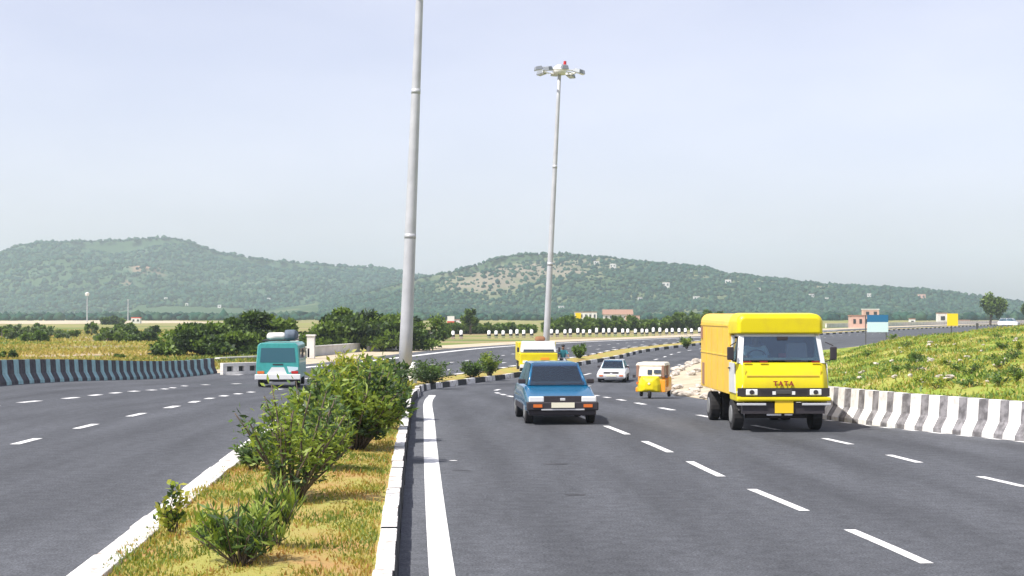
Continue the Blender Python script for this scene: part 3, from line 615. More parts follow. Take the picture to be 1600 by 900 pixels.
def car(pos, rz, label, paint, W=1.6, H=1.38, L=3.7, lower=None, glass='clear', plate='plate_cream', group=None):
    root=empty('car',pos,rz,label,'car',group); w=W/2
    zb=.85*H/1.38; zh=.74*H/1.38
    st=[(0,.93,.30,.52),(.06,.97,.24,.64),(.35,1,.22,zh*.96),(.95,1,.2,zb),(1.4,1,.2,zb+.02),(2.6,1,.2,zb+.03),(L-.5,1,.22,zb),(L-.08,.96,.26,zb-.06),(L,.9,.32,zb-.2)]
    rings=[]
    for y,k,z0,z1 in st:
        a=w*k; zm=z0+(z1-z0)*.62
        rings.append([(-a*.9,y,z0),(-a,y,z0+.1),(-a,y,zm),(-a*.95,y,z1-.05),(-a*.86,y,z1),(a*.86,y,z1),(a*.95,y,z1-.05),(a,y,zm),(a,y,z0+.1),(a*.9,y,z0)])
    mb=MB(); mb.loft(rings); bo=mb.build('body',M[paint],root,bevel=.045,seg=3,smooth=True); bo.modifiers.new('wn','WEIGHTED_NORMAL')
    y0,y1=.92,L-.25; t0,t1=1.55,L-.75; a=w*.86; b=w*.68; zt=H
    def pil(p,q,wd=.045):
        mb=MB(); mb.tube([p,q],wd,6); mb.build('pillar',M[paint],root,smooth=True)
    cx=[Vector((-a+.03,y0+.03,zb)),Vector((a-.03,y0+.03,zb)),Vector((a-.03,y1-.03,zb)),Vector((-a+.03,y1-.03,zb))]; tx=[Vector((-b+.03,t0+.02,zt-.04)),Vector((b-.03,t0+.02,zt-.04)),Vector((b-.03,t1-.02,zt-.04)),Vector((-b+.03,t1-.02,zt-.04))]
    for p_,q_ in zip(cx,tx): pil(p_,q_,.04)
    for s_ in (0,1):
        pil(cx[s_].lerp(cx[3-s_],.5),tx[s_].lerp(tx[3-s_],.5),.04)
    cab=MB(); cab.loft([[(-b*.98,t0-.02,zt-.055),(b*.98,t0-.02,zt-.055),(b*.98,t1+.02,zt-.055),(-b*.98,t1+.02,zt-.055)],[(-b,t0,zt-.03),(b,t0,zt-.03),(b,t1,zt-.03),(-b,t1,zt-.03)],[(-b*.85,t0+.12,zt),(b*.85,t0+.12,zt),(b*.85,t1-.12,zt),(-b*.85,t1-.12,zt)]]); cab.build('roof',M[paint],root,bevel=.015)
    mb=MB(); mb.box((0,y0+.28,zb+.04),(a*1.8,.4,.1)); mb.build('dashboard',M['interior'],root,bevel=.02)
    mb=MB(); mb.tube([(-.36+.17*math.cos(t_),y0+.52,zb+.06+.17*math.sin(t_)) for t_ in [k*math.pi/8 for k in range(17)]],.014,5,cap=False); mb.build('steering_wheel',M['interior'],root)
    for s_ in (-1,1):
        mb=MB(); mb.box((s_*.34,1.95,zb+.08),(.46,.16,.46),top=(.85,.7)); mb.box((s_*.34,1.97,zb+.38),(.24,.1,.16)); mb.build('seat',M['seat_grey'],root,bevel=.03)
    mb=MB(); mb.box((0,L-1.0,zb+.1),(a*1.7,.18,.36),top=(.95,.6)); mb.build('rear_seat',M['seat_grey'],root,bevel=.03)
    def lp(p,q,t): return Vector(p).lerp(Vector(q),t)
    A=[Vector((-a,y0,zb)),Vector((a,y0,zb)),Vector((b,t0,zt)),Vector((-b,t0,zt))]
    def inset(P,dx,d0,d1):
        l0=lp(P[0],P[3],d0); l1=lp(P[0],P[3],1-d1); r0=lp(P[1],P[2],d0); r1=lp(P[1],P[2],1-d1)
        return [lp(l0,r0,dx),lp(l0,r0,1-dx),lp(l1,r1,1-dx),lp(l1,r1,dx)]
    mb=MB(); quadpanel(mb,inset(A,.035,.02,.05),(0,-1,.9)); mb.build('windshield',M[glass],root)
    B=[Vector((a,y1,zb)),Vector((-a,y1,zb)),Vector((-b,t1,zt)),Vector((b,t1,zt))]
    mb=MB(); quadpanel(mb,inset(B,.04,.04,.05),(0,1,.6)); mb.build('rear_window',M[glass],root)
    for s in (-1,1):
        P=[Vector((s*a,y0,zb)),Vector((s*a,y1,zb)),Vector((s*b,t1,zt)),Vector((s*b,t0,zt))]
        for u0,u1 in ((.04,.49),(.51,.96)):
            l0=lp(P[0],P[1],u0);l1=lp(P[0],P[1],u1);h0=lp(P[3],P[2],u0);h1=lp(P[3],P[2],u1)
            mb=MB(); quadpanel(mb,[lp(l0,h0,.03),lp(l1,h1,.03),lp(l1,h1,.93),lp(l0,h0,.93)],(s,0,.35)); mb.build('side_window',M[glass],root)
        mb=MB(); mb.box((s*(w-.01),y0+.34,zb+.09),(.17,.08,.11)); mb.build('mirror',M['dark_plastic'],root,bevel=.02)
        mb=MB(); mb.box((s*w*.73,-.005,.585*H/1.38),(w*.42,.08,.13)); mb.build('headlight',M['lens'],root,bevel=.02)
        mb=MB(); mb.box((s*w*.70,-.075,.44*H/1.38),(.2,.03,.07)); mb.build('indicator',M['amber_lens'],root)
        mb=MB(); mb.box((s*w*.74,L+.0,.62),(.28,.05,.14)); mb.build('tail_light',M['red_lens'],root)
        wheel(root,s*(w-.1),.62,.275,.17); wheel(root,s*(w-.1),L-.72,.275,.17)
    for s_ in (-1,1):
        mb=MB(); mb.box((s_*(w-.005),L*.5,.36),(.03,L*.52,.14)); mb.build('sill_moulding',M['dark_plastic'],root,bevel=.01)
    mb=MB(); mb.box((0,-.004,.595*H/1.38),(w*1.08,.06,.13)); mb.build('grille',M['dark_plastic'],root,bevel=.01)
    mb=MB(); mb.box((0,-.03,.585*H/1.38),(.12,.02,.06)); mb.build('emblem',M['chrome'],root,bevel=.01)
    mb=MB(); mb.box((0,0.02,.43*H/1.38),(W*1.0,.18,.20)); mb.box((0,.05,.28),(W*.94,.12,.14)); mb.build('front_bumper',M[lower or 'dark_plastic'],root,bevel=.03)
    mb=MB(); mb.box((0,-.06,.35),(W*.6,.03,.03)); mb.build('bumper_trim',M['chrome'],root)
    mb=MB(); mb.box((0,-.085,.455*H/1.38),(.52,.02,.115)); mb.build('number_plate',M[plate],root)
    mb=MB(); mb.box((0,L-.02,.42),(W*.97,.14,.18)); mb.build('rear_bumper',M['dark_plastic'],root,bevel=.03)
    for s in (-1,1): 
        mb=MB(); mb.box((s*.3,.83,zb+.045),(.5,.015,.015),rz=.12*s); mb.build('wiper',M['dark_plastic'],root)
    return root
g=G(879,664)
blue=car(g,R(5),'blue hatchback with dark windshield driving towards the camera in the middle lane','car_blue',W=1.62,H=1.36,L=3.6,lower='dark_plastic')
# driver inside the dark glass is not seen; red and cream items on the dashboard edge
g=G(955,598); car(g,R(-8),'small white car with teal glass far ahead between blue car and auto rickshaw','car_white',W=1.5,H=1.15,L=3.5,lower='car_white',glass='clear_teal')
g=G(1592,510); car(g,R(60),'far away pale car passing on the right road beyond the mound','car_white',W=2.6,H=2.3,L=5.6,lower='dark_plastic')

# --- big yellow van
def delivery_van(pos, rz):
    root=empty('delivery_van',pos,rz,'large yellow box van with white door corner facing the camera on the right','van')
    W=1.94; w=W/2
    # cargo body, front face at y=.42 above the cab
    def ring(y,a,z0,z1,rd=.2,n=5):
        r=[(-a,y,z0)]
        for k in range(n+1): t=math.pi/2*k/n; r.append((-a+rd-rd*math.cos(t),y,z1-rd+rd*math.sin(t)))
        for k in range(n+1): t=math.pi/2*k/n; r.append((a-rd+rd*math.sin(t),y,z1-rd+rd*math.cos(t)))
        r.append((a,y,z0)); return r
    mb=MB(); mb.loft([ring(1.0,w,.74,2.40),ring(4.95,w,.74,2.44),ring(5.0,w-.03,.76,2.41)]); mb.build('cargo_body',M['side_paint'],root,bevel=.012)
    mb=MB(); mb.loft([ring(.28,w-.13,2.03,2.36,.13),ring(.36,w-.07,2.02,2.43,.17),ring(.998,w-.01,2.0,2.455,.2)]); rf=mb.build('roof_fairing',M['yellow_paint'],root,bevel=.03,seg=3,smooth=True); rf.modifiers.new('wn','WEIGHTED_NORMAL')
    mb=MB()
    for y in (1.7,2.5,3.3,4.1): mb.box((-w-.004,y,1.45),(.012,.03,1.35))
    mb.box((-w-.006,3.0,2.18),(.014,3.9,.03)); mb.box((-w-.006,3.0,1.55),(.014,3.9,.025)); mb.build('side_rib',M['side_paint'],root)
    mb=MB(); mb.box((-w-.006,4.55,1.05),(.016,.28,.5)); mb.build('side_vent',M['roof_brown'],root)
    mb=MB(); mb.box((-w-.01,4.75,2.0),(.03,.2,.28)); mb.build('vent_flap',M['roof_brown'],root)
    # cab shell: stations up the height
    def cabring(z,yf,a,yb=1.0,ch=.12):
        return [(-a,yb,z),(-a,yf+ch,z),(-a+ch,yf,z),(a-ch,yf,z),(a,yf+ch,z),(a,yb,z)]
    mb=MB(); mb.loft([cabring(.62,0.02,w-.03),cabring(.93,-.02,w-.01),cabring(1.15,.03,w-.02),cabring(1.38,.13,w-.03),cabring(1.43,.17,w-.05)]); cb=mb.build('cab',M['yellow_paint'],root,bevel=.035,seg=3,smooth=True); cb.modifiers.new('wn','WEIGHTED_NORMAL')
    mb=MB(); mb.box((0,.02,1.16),(1.5,.012,.02)); mb.box((-.78,.045,1.18),(.012,.012,.3)); mb.box((.78,.045,1.18),(.012,.012,.3)); mb.build('bonnet_seam',M['side_paint'],root)
    mb=MB(); mb.loft([cabring(1.96,.345,w-.115),cabring(2.03,.40,w-.13)]); mb.build('cab_roof',M['car_white'],root,bevel=.015)
    for s in (-1,1):
        mb=MB(); mb.loft([[(s*(w-.06),.20,1.42),(s*(w-.16),.17,1.42),(s*(w-.16),.26,1.42),(s*(w-.06),.30,1.42)],[(s*(w-.12),.37,1.98),(s*(w-.22),.345,1.98),(s*(w-.22),.43,1.98),(s*(w-.12),.46,1.98)]]); mb.build('front_pillar',M['car_white'],root)
        mb=MB(); mb.box((s*(w-.09),.95,1.7),(.06,.09,.56),top=(1,1)); mb.build('rear_pillar',M['car_white'],root)
    mb=MB(); mb.box((0,.985,1.7),(W-.2,.02,.58)); mb.build('bulkhead',M['interior'],root)
    for s in (-1,1):
        mb=MB(); mb.box((s*.45,.86,1.55),(.5,.13,.55),top=(.85,.7)); mb.build('seat',M['seat_grey'] if s<0 else M['pink_cloth'],root,bevel=.03)
    mb=MB(); mb.tube([(-.45+.2*math.cos(t_),.48+.06*math.sin(t_),1.52+.16*math.sin(t_)) for t_ in [k*math.pi/8 for k in range(17)]],.015,5,cap=False); mb.build('steering_wheel',M['interior'],root)
    P=[(-w+.17,.168,1.47),(w-.17,.168,1.47),(w-.22,.338,1.95),(-w+.22,.338,1.95)]
    mb=MB(); quadpanel(mb,[Vector(p)+Vector((0,.014,0)) for p in P],(0,-1,.33),.012); ws=mb.build('windshield',M['clear'],root)
    mb=MB()
    for s in (-1,1): mb.box((s*(w-.155),.245,1.70),(.05,.05,.52),top=(1,1),shift=.17)
    mb.build('pillar_trim',M['sign_pale'],root)
    mb=MB(); mb.box((0,.40,1.50),(1.6,.22,.05)); mb.build('dashboard',M['canvas_cream'],root)
    mb=MB(); mb.box((.05,.36,1.57),(.15,.06,.10)); mb.build('dashboard_item',M['red_cloth'],ws)
    mb=MB(); mb.box((-.42,.38,1.55),(.32,.1,.05)); mb.build('dashboard_paper',M['wall_white'],ws)
    mb=MB(); mb.box((.05,.32,1.93),(.22,.03,.07)); mb.build('rear_view_mirror',M['dark_plastic'],ws)
    # white door corner on the left side of the cab
    for s in (-1,1):
        mb=MB(); quadpanel(mb,[(s*(w-.012),.14,.80),(s*(w-.012),.92,.80),(s*(w-.012),.92,1.42),(s*(w-.012),.26,1.42)],(s,0,0),.014); d=mb.build('door',M['car_white'],root)
        m2=MB(); m2.box((s*(w+.02),.8,1.3),(.03,.12,.03)); m2.build('handle',M['dark_plastic'],d)
        m2=MB(); quadpanel(m2,[(s*(w-.05),.33,1.48),(s*(w-.05),.92,1.48),(s*(w-.11),.92,1.92),(s*(w-.11),.48,1.92)],(s,0,.12),.012); m2.build('door_window',M['clear'],d)
        mb=MB(); quadpanel(mb,[(s*(w-.03),.095,.80),(s*(w-.13),-.012,.93),(s*(w-.16),.155,1.42),(s*(w-.055),.29,1.42)],(s,-1,.1),.006); 
        if s<0: mb.build('corner_panel',M['car_white'],root)
        mb=MB(); mb.box((s*(w+.10),.12,1.62),(.14,.06,.27)); o=mb.build('mirror',M['dark_plastic'],root,bevel=.02)
        m2=MB(); m2.tube([(s*(w-.04),.25,1.85),(s*(w+.1),.14,1.78)],.012,6); m2.tube([(s*(w-.04),.25,1.45),(s*(w+.1),.14,1.5)],.012,6); m2.build('mirror_arm',M['dark_plastic'],o)
        mb=MB(); mb.box((s*.66,-.035,.83),(.25,.06,.13)); h=mb.build('headlight',M['lens'],root,bevel=.02)
        m2=MB(); m2.tube([(s*.66,-.075,.83),(s*.66,-.068,.83)],.05,12); m2.build('bulb',M['dark_plastic'],h)
        mb=MB(); mb.box((s*.88,-.02,.84),(.12,.06,.12)); mb.build('indicator',M['amber_lens'],root,bevel=.02)
        mb=MB(); mb.box((s*.20,-.055,.815),(.07,.02,.07)); mb.build('grille_lamp',M['lens'],root)
        for y in (.85,3.95):
            wheel(root,s*(w-.14),y,.33,.22)
        wheel(root,s*(w-.40),3.95,.33,.2)
        mb=MB(); mb.tube([(s*(w-.16),.50,.42),(s*(w-.16),.56,.62),(s*(w-.16),.72,.74),(s*(w-.16),.98,.74),(s*(w-.16),1.14,.62),(s*(w-.16),1.2,.42)],.05,6); mb.build('wheel_arch',M['dark_plastic'],root)
    mb=MB(); mb.box((0,-.03,.83),(1.9,.05,.17)); 
    for k in range(3): mb.box((0,-.058,.79+.04*k),(.95,.008,.014))
    mb.build('grille',M['dark_plastic'],root)
    mb=MB(); mb.box((0,-.06,.835),(.34,.02,.09)); mb.build('badge',M['post_dark'],root,bevel=.01)
    mb=MB(); mb.box((0,-.06,.69),(1.93,.12,.075)); mb.build('front_bumper',M['yellow_paint'],root,bevel=.02)
    for s in (-1,1):
        mb=MB(); mb.box((s*.67,-.07,.585),(.6,.06,.05)); mb.build('bumper_trim',M['chrome'],root,bevel=.01)
    mb=MB(); mb.box((0,-.085,.53),(.38,.02,.25)); mb.build('number_plate',M['plate_yellow'],root)
    mb=MB(); mb.box((0,.05,.5),(1.7,.2,.22)); mb.box((0,2.8,.6),(.8,4.3,.22)); mb.build('chassis',M['dark_plastic'],root)
    for y_ in (.82,3.95):
        mb=MB(); mb.box((0,y_,.31),(1.3,.12,.13)); mb.build('axle',M['dark_plastic'],root)
    mb=MB(); mb.box((-.2,-.02,.37),(.3,.03,.035)); mb.box((.1,-.02,.37),(.16,.03,.03)); mb.build('tow_bar',M['chrome'],root)
    for x in (-.72,-.38,.70):
        mb=MB(); mb.box((x,.12,1.445),(.16,.03,.035)); mb.build('marker_light',M['maroon'],root)
    for x in (-.05,0.02): 
        mb=MB(); mb.box((x*8,.175,1.475),(.5,.015,.015)); mb.build('wiper',M['dark_plastic'],root)
    # lettering on the bonnet
    cu=bpy.data.curves.new('lettering','FONT'); cu.body='TATA'; cu.size=.135; cu.extrude=.006; cu.space_character=1.35; cu.align_x='CENTER'; cu.offset=.004
    o=bpy.data.objects.new('lettering',cu); C.objects.link(o); bpy.context.view_layer.update()
    me=bpy.data.meshes.new_from_object(o.evaluated_get(bpy.context.evaluated_depsgraph_get())); bpy.data.objects.remove(o)
    t=link_mesh('lettering',me,[M['maroon']],root); t.location=(0.0,-.052,.962); t.rotation_euler=(R(77),0,0)
    return root
g=G(1224,676); dv=delivery_van(g,R(1.5)); dv.scale=(1.02,1,1.025)

# --- auto rickshaw
def rickshaw(pos, rz, label, sc_):
    root=empty('auto_rickshaw',pos,rz,label,'auto rickshaw'); root.scale=sc_
    mb=MB(); rings=[]
    for y,a,z0,z1 in ((0,.16,.42,.80),(.10,.34,.34,.98),(.35,.46,.30,1.05),(.7,.56,.28,1.0)):
        rings.append([(-a,y,z0),(-a*1.02,y,(z0+z1)/2),(-a*.8,y,z1),(a*.8,y,z1),(a*1.02,y,(z0+z1)/2),(a,y,z0)])
    mb.loft(rings); mb.build('nose',M['yellow_paint'],root,bevel=.04)
    mb=MB(); mb.prism([(.7,.28),(2.55,.30),(2.6,.55),(2.5,1.0),(1.5,1.02),(1.45,.55),(.7,.5)],-.64,.64); mb.build('body',M['orange_paint'],root,bevel=.04)
    mb=MB(); mb.box((.50,.52,.60),(.26,.4,.6)); mb.build('side_panel',M['orange_paint'],root,bevel=.03)
    mb=MB(); mb.box((0,1.45,1.62),(1.22,1.95,.16),top=(.9,.94)); mb.box((0,2.38,1.3),(1.18,.08,.6)); mb.build('hood',M['canvas_cream'],root,bevel=.05)
    for s in (-1,1):
        for c_,d_ in (((s*.52,.44,1.30),(.09,.07,.56)),((s*.58,1.45,1.3),(.05,.06,.56))):
            mb=MB(); mb.box(c_,d_); mb.build('roof_post',M['roof_brown'],root)
    mb=MB(); quadpanel(mb,[(-.46,.34,1.06),(.46,.34,1.06),(.46,.50,1.52),(-.46,.50,1.52)],(0,-1,.3),.012); w_=mb.build('windshield',M['canvas_cream'],root)
    mb=MB(); quadpanel(mb,[(-.10,.33,1.14),(.08,.33,1.14),(.08,.42,1.36),(-.10,.42,1.36)],(0,-1,.3),.02); quadpanel(mb,[(.16,.33,1.2),(.44,.33,1.2),(.44,.41,1.36),(.16,.41,1.36)],(0,-1,.3),.02); mb.build('pane',M['glass'],w_)
    for s in (-1,1):
        wheel(root,s*.58,2.15,.22,.11)
        mb=MB(); mb.box((s*.66,.42,1.05),(.12,.05,.14)); mb.build('mirror',M['dark_plastic'],root)
        mb=MB(); mb.box((s*.52,.45,.75 if s>0 else .72),(.10,.03,.12)); mb.build('indicator',M['red_lens' if s>0 else 'amber_lens'],root)
    wheel(root,0,.22,.22,.11,'wheel')
    mb=MB(); mb.tube([(0,-.03,.72),(0,.05,.72)],[.05,.06],12); mb.build('headlight',M['plate_cream'],root)
    return root
g=G(1014,623); rickshaw(g,R(-14),'yellow and orange auto rickshaw with cream hood beside the rubble heap',(.80,.62,.68))

# --- teal minibus seen from behind
def minibus(pos, rz):
    root=empty('minibus',pos,rz,'teal minibus with white bumper and roof load driving away on the left carriageway','minibus')
    w=1.08
    mb=MB(); rings=[]
    for y,k in ((0,.97),(.12,1),(4.6,1),(4.75,.96)):
        rings.append([(-w*k,y,.42),(-w*k,y,1.15),(-w*k*.93,y,2.02),(-w*k*.82,y,2.13),(w*k*.82,y,2.13),(w*k*.93,y,2.02),(w*k,y,1.15),(w*k,y,.42)])
    mb.loft(rings); mb.build('body',M['teal_paint'],root,bevel=.03)
    mb=MB(); quadpanel(mb,[(-.88,-.0,1.22),(.88,-.0,1.22),(.82,-.0,1.90),(-.82,-.0,1.90)],(0,-1,0),.012); mb.build('rear_window',M['glass_teal'],root)
    mb=MB(); mb.box((0,-.03,.52),(2.25,.22,.26)); mb.build('rear_bumper',M['car_white'],root,bevel=.03)
    mb=MB(); quadpanel(mb,[(-.55,-.0,.66),(.45,-.0,.66),(.30,-.0,.98),(-.30,-.0,.98)],(0,-1,0),.014); mb.build('tail_panel',M['car_white'],root)
    mb=MB(); quadpanel(mb,[(.55,-.0,.72),(1.0,-.0,.86),(1.0,-.0,.98),(.45,-.0,1.02)],(0,-1,0),.010); mb.build('stripe',M['sign_pale'],root)
    for s in (-1,1):
        mb=MB(); mb.box((s*.84,-.025,.74),(.34,.05,.12)); mb.build('tail_light',M['red_lens' if s>0 else 'amber_lens'],root)
        wheel(root,s*.92,.95,.36,.24); wheel(root,s*.92,3.9,.36,.24)
        mb=MB(); mb.box((s*(w-.03),2.4,1.6),(.03,3.6,.5),top=(.9,1)); mb.build('side_window',M['glass'],root)
        mb=MB(); mb.box((s*1.22,4.4,1.55),(.1,.12,.45)); mb.build('mirror',M['dark_plastic'],root)
    mb=MB(); mb.box((0,-.012,1.12),(.5,.02,.05)); mb.build('handle',M['dark_plastic'],root)
    mb=MB(); 
    for s in (-1,1): mb.tube([(s*.8,.3,2.25),(s*.8,3.8,2.25)],.02,6)
    for y in (.3,2,3.8): mb.tube([(-.8,y,2.25),(.8,y,2.25)],.02,6)
    mb.build('roof_rack',M['dark_plastic'],root)
    mb=MB(); mb.box((0,2,.38),(1.5,3.8,.2)); mb.build('chassis',M['dark_plastic'],root)
    return root
g=G(434,606); bus=minibus(g,R(4)); bus.scale=(.94,1,.98)
def bundle(pos,d,mat,label,name='bundle'):
    mb=MB(); 
    bm=bmesh.new(); bmesh.ops.create_icosphere(bm,subdivisions=3,radius=.5)
    for v in bm.verts:
        c=v.co; c.x=math.copysign(abs(c.x*2)**.6,c.x)/2; c.y=math.copysign(abs(c.y*2)**.6,c.y)/2; c.z=math.copysign(abs(c.z*2)**.7,c.z)/2
        c *= 1+.06*math.sin(c.x*11+c.y*7)+.04*math.sin(c.z*17); v.co=(c.x*d[0],c.y*d[1],c.z*d[2])
    me=bpy.data.meshes.new(name); bm.to_mesh(me); bm.free(); o=link_mesh(name,me,[M[mat]],smooth=True); o.location=pos; tag(o,label,'bundle'); return o
bundle(g+Vector((-.15,.9,2.40)),(1.0,1.2,.34),'wall_white','white wrapped bundle tied on top of the teal minibus')
bundle(g+Vector((.50,.8,2.45)),(.62,1.1,.5),'tarp_grey','dark grey tarpaulin bundle on the right of the minibus roof')

# --- yellow lorry behind the blue car
g=G(842,587)
r=empty('lorry',g,R(3),'yellow and white lorry half hidden behind the blue hatchback','lorry')
mb=MB(); mb.loft([[(-1.1,0,.5),(-1.1,.0,1.3),(1.1,0,1.3),(1.1,0,.5)],[(-1.1,1.3,.5),(-1.1,1.3,1.35),(1.1,1.3,1.35),(1.1,1.3,.5)]]); mb.build('cab',M['yellow_paint'],r,bevel=.05)
mb=MB(); mb.box((0,.72,1.66),(2.1,1.2,.66),top=(.9,.88),shift=.03); mb.build('cab_upper',M['car_white'],r,bevel=.05)
mb=MB(); quadpanel(mb,[(-.90,.115,1.38),(.90,.115,1.38),(.84,.205,1.66),(-.84,.205,1.66)],(0,-1,.2),.01); mb.build('windshield',M['glass'],r)
mb=MB(); mb.box((0,3.1,1.35),(2.2,3.4,1.1)); mb.build('load_bed',M['yellow_paint'],r,bevel=.03)
mb=MB(); mb.box((.35,-.01,.98),(.5,.03,.14)); mb.build('front_badge',M['orange_paint'],r)
mb=MB(); mb.box((0,-.05,.55),(2.2,.14,.2)); mb.build('front_bumper',M['car_white'],r,bevel=.03)
for s in (-1,1):
    mb=MB(); mb.box((s*.8,-.02,.8),(.28,.05,.16)); mb.build('headlight',M['lens'],r); mb=MB(); mb.box((s*1.2,.1,1.5),(.12,.08,.28)); mb.build('mirror',M['dark_plastic'],r)
    wheel(r,s*.95,.7,.4,.25); wheel(r,s*.95,3.8,.4,.25)
mb=MB(); mb.box((0,2.3,.45),(1.4,4.4,.2)); mb.build('chassis',M['dark_plastic'],r)
bundle(g+Vector((.1,1.2,2.12)),(.6,.6,.30),'brown_cloth','brown bundle tied on the roof of the half hidden lorry')

# --- motorcycle and rider
g=G(882,586)
r=empty('motorcycle',g,R(4),'dark motorcycle ridden beside the yellow lorry','motorcycle')
for y in (0,1.25):
    mb=MB(); mb.tube([(-.05,y,.3),(.05,y,.3)],.3,16); o=mb.build('wheel',M['rubber'],r)
mb=MB(); mb.tube([(0,0,.3),(0,.2,.75),(0,.28,.98)],.035,8); mb.tube([(0,.2,.7),(0,.9,.5),(0,1.25,.3)],.04,8); mb.build('frame',M['post_dark'],r)
mb=MB(); mb.box((0,.48,.78),(.24,.42,.2),top=(.7,.8)); mb.build('fuel_tank',M['maroon'],r,bevel=.04)
mb=MB(); mb.box((0,.95,.76),(.24,.6,.1)); mb.build('seat',M['dark_plastic'],r,bevel=.03)
mb=MB(); mb.tube([(-.34,.34,1.0),(-.1,.26,.98),(.1,.26,.98),(.34,.34,1.0)],.018,6); mb.build('handlebar',M['chrome'],r)
mb=MB(); mb.tube([(0,.12,.86),(0,.2,.86)],[.09,.07],12); mb.build('headlight',M['lens'],r)
mb=MB(); mb.box((0,.62,.42),(.26,.36,.28)); mb.build('engine',M['fixture'],r,bevel=.03)
def skin_body(name, verts, edges, rad, mat, parent=None, loc=(0,0,0)):
    me=bpy.data.meshes.new(name); me.from_pydata(verts,edges,[]); o=bpy.data.objects.new(name,me); C.objects.link(o); o.parent=parent; o.location=loc
    sk=o.modifiers.new('skin','SKIN'); me.skin_vertices or None
    for i,v in enumerate(me.skin_vertices[0].data): v.radius=(rad[i],rad[i]*.85); v.use_root=(i==0)
    s=o.modifiers.new('sub','SUBSURF'); s.levels=1; s.render_levels=2; me.materials.append(mat); return o
V=[(0,.85,.88),(0,.82,1.1),(0,.76,1.35),(0,.74,1.46),(0,.72,1.55),(0,.71,1.66),
   (-.19,.76,1.38),(-.27,.58,1.16),(-.30,.38,1.03),(.19,.76,1.38),(.27,.58,1.16),(.30,.38,1.03),
   (-.10,.85,.85),(-.2,.48,.78),(-.18,.62,.36),(-.18,.52,.3),(.10,.85,.85),(.2,.48,.78),(.18,.62,.36),(.18,.52,.3)]
E=[(0,1),(1,2),(2,3),(3,4),(4,5),(2,6),(6,7),(7,8),(2,9),(9,10),(10,11),(0,12),(12,13),(13,14),(14,15),(0,16),(16,17),(17,18),(18,19)]
RD=[.15,.14,.16,.055,.09,.095,.075,.05,.035,.075,.05,.035,.1,.075,.045,.04,.1,.075,.045,.04]
p=skin_body('person',V,E,RD,M['skin'],None,g); p.rotation_euler=(0,0,R(4)); tag(p,'motorcycle rider in a teal shirt beside the yellow lorry','person')
V2=V[:4]+[V[6],V[7],V[9],V[10]]; skin_body('shirt',V2,[(0,1),(1,2),(2,3),(2,4),(4,5),(2,6),(6,7)],[.172,.165,.185,.07,.09,.068,.09,.068],M['teal_cloth'],p)
V3=[V[0]]+V[12:15]+V[16:19]; skin_body('trousers',V3,[(0,1),(1,2),(2,3),(0,4),(4,5),(5,6)],[.165,.115,.09,.06,.115,.09,.06],M['post_dark'],p)
bm=bmesh.new(); bmesh.ops.create_icosphere(bm,subdivisions=2,radius=.115); [setattr(v.co,'z',v.co.z*.7) for v in bm.verts]; me=bpy.data.meshes.new('hair'); bm.to_mesh(me); bm.free()
o=link_mesh('hair',me,[M['hair']],p,smooth=True); o.location=(0,.735,1.70)

V=[(0,.1,.0),(0,.1,.25),(0,.06,.48),(0,.05,.58),(0,.03,.66),(0,.02,.76),(-.19,.06,.5),(-.26,-.06,.30),(-.14,-.26,.26),(.19,.06,.5),(.26,-.06,.30),(.14,-.26,.26),(-.1,-.3,0),(.1,-.3,0)]
E=[(0,1),(1,2),(2,3),(3,4),(4,5),(2,6),(6,7),(7,8),(2,9),(9,10),(10,11),(0,12),(0,13)]
dl=Vector((G(1224,676).x-.46,G(1224,676).y+.76,0)); dl.z=1.26
p=skin_body('person',V,E,[.14,.14,.15,.055,.09,.095,.07,.05,.035,.07,.05,.035,.08,.08],M['skin'],None,dl); tag(p,'driver in a pale shirt behind the windshield of the large yellow van','person')
skin_body('shirt',[V[0],V[1],V[2],V[6],V[7],V[9],V[10]],[(0,1),(1,2),(2,3),(3,4),(2,5),(5,6)],[.16,.165,.17,.09,.068,.09,.068],M['wall_white'],p)
bm=bmesh.new(); bmesh.ops.create_icosphere(bm,subdivisions=2,radius=.115); [setattr(v.co,'z',v.co.z*.7) for v in bm.verts]; me=bpy.data.meshes.new('hair'); bm.to_mesh(me); bm.free()
o=link_mesh('hair',me,[M['hair']],p,smooth=True); o.location=(0,.04,.80)
# ------------------------------------------------------------------ signs, far buildings
def sign(px,base,x0,x1,y0,y1,mat,label,name='road_sign',posts=1,mat2=None,split=.5,surf=T,rnd=False,postx=None):
    g=G(px,base,surf); s=F/g.y; root=empty(name,g,0,label,'sign')
    zt=(base-y0)/s; zb=(base-y1)/s; xa=(x0-px)/s; xb=(x1-px)/s
    mb=MB(); pr=max(.05,1.6/s/2); mb.tube([(0,0.04+pr,-.3),(0,.04+pr,zt-.05)],pr,8)
    if posts==2: mb.tube([(xb-.2,.04+pr,-.3),(xb-.2,.04+pr,zt-.05)],pr,8)
    mb.build('post',M['post_dark'],root)
    def pan(n,a,b,m): mb=MB(); mb.box(((xa+xb)/2,0,(a+b)/2),(xb-xa,.07,b-a)); mb.build(n,M[m],root,bevel=(xb-xa)*.2 if rnd else .01)
    if mat2: m=zb+(zt-zb)*split; pan('upper_panel',m+.005,zt,mat2); pan('lower_panel',zb,m-.005,mat)
    else: pan('panel',zb,zt,mat)
    return root
sign(1487,529,1480,1497,490,509,'sign_yellow','yellow road sign on a dark post beyond the grassy mound')
sign(1353,542,1355,1388,492,519,'sign_pale','blue and pale direction board on a dark post left of the yellow sign',mat2='sign_blue',split=.58,posts=2)
sign(1527,527,1525,1529,505,512,'post_dark','thin dark marker post right of the yellow sign',name='marker_post')
sign(903,519,899,908,489,499,'sign_yellow','small far yellow sign above the roadside trees right of the slim mast')
sign(704,520,699,710,494,507,'sign_red','small white and red far sign right of the near lamp mast',mat2='wall_white',split=.4)
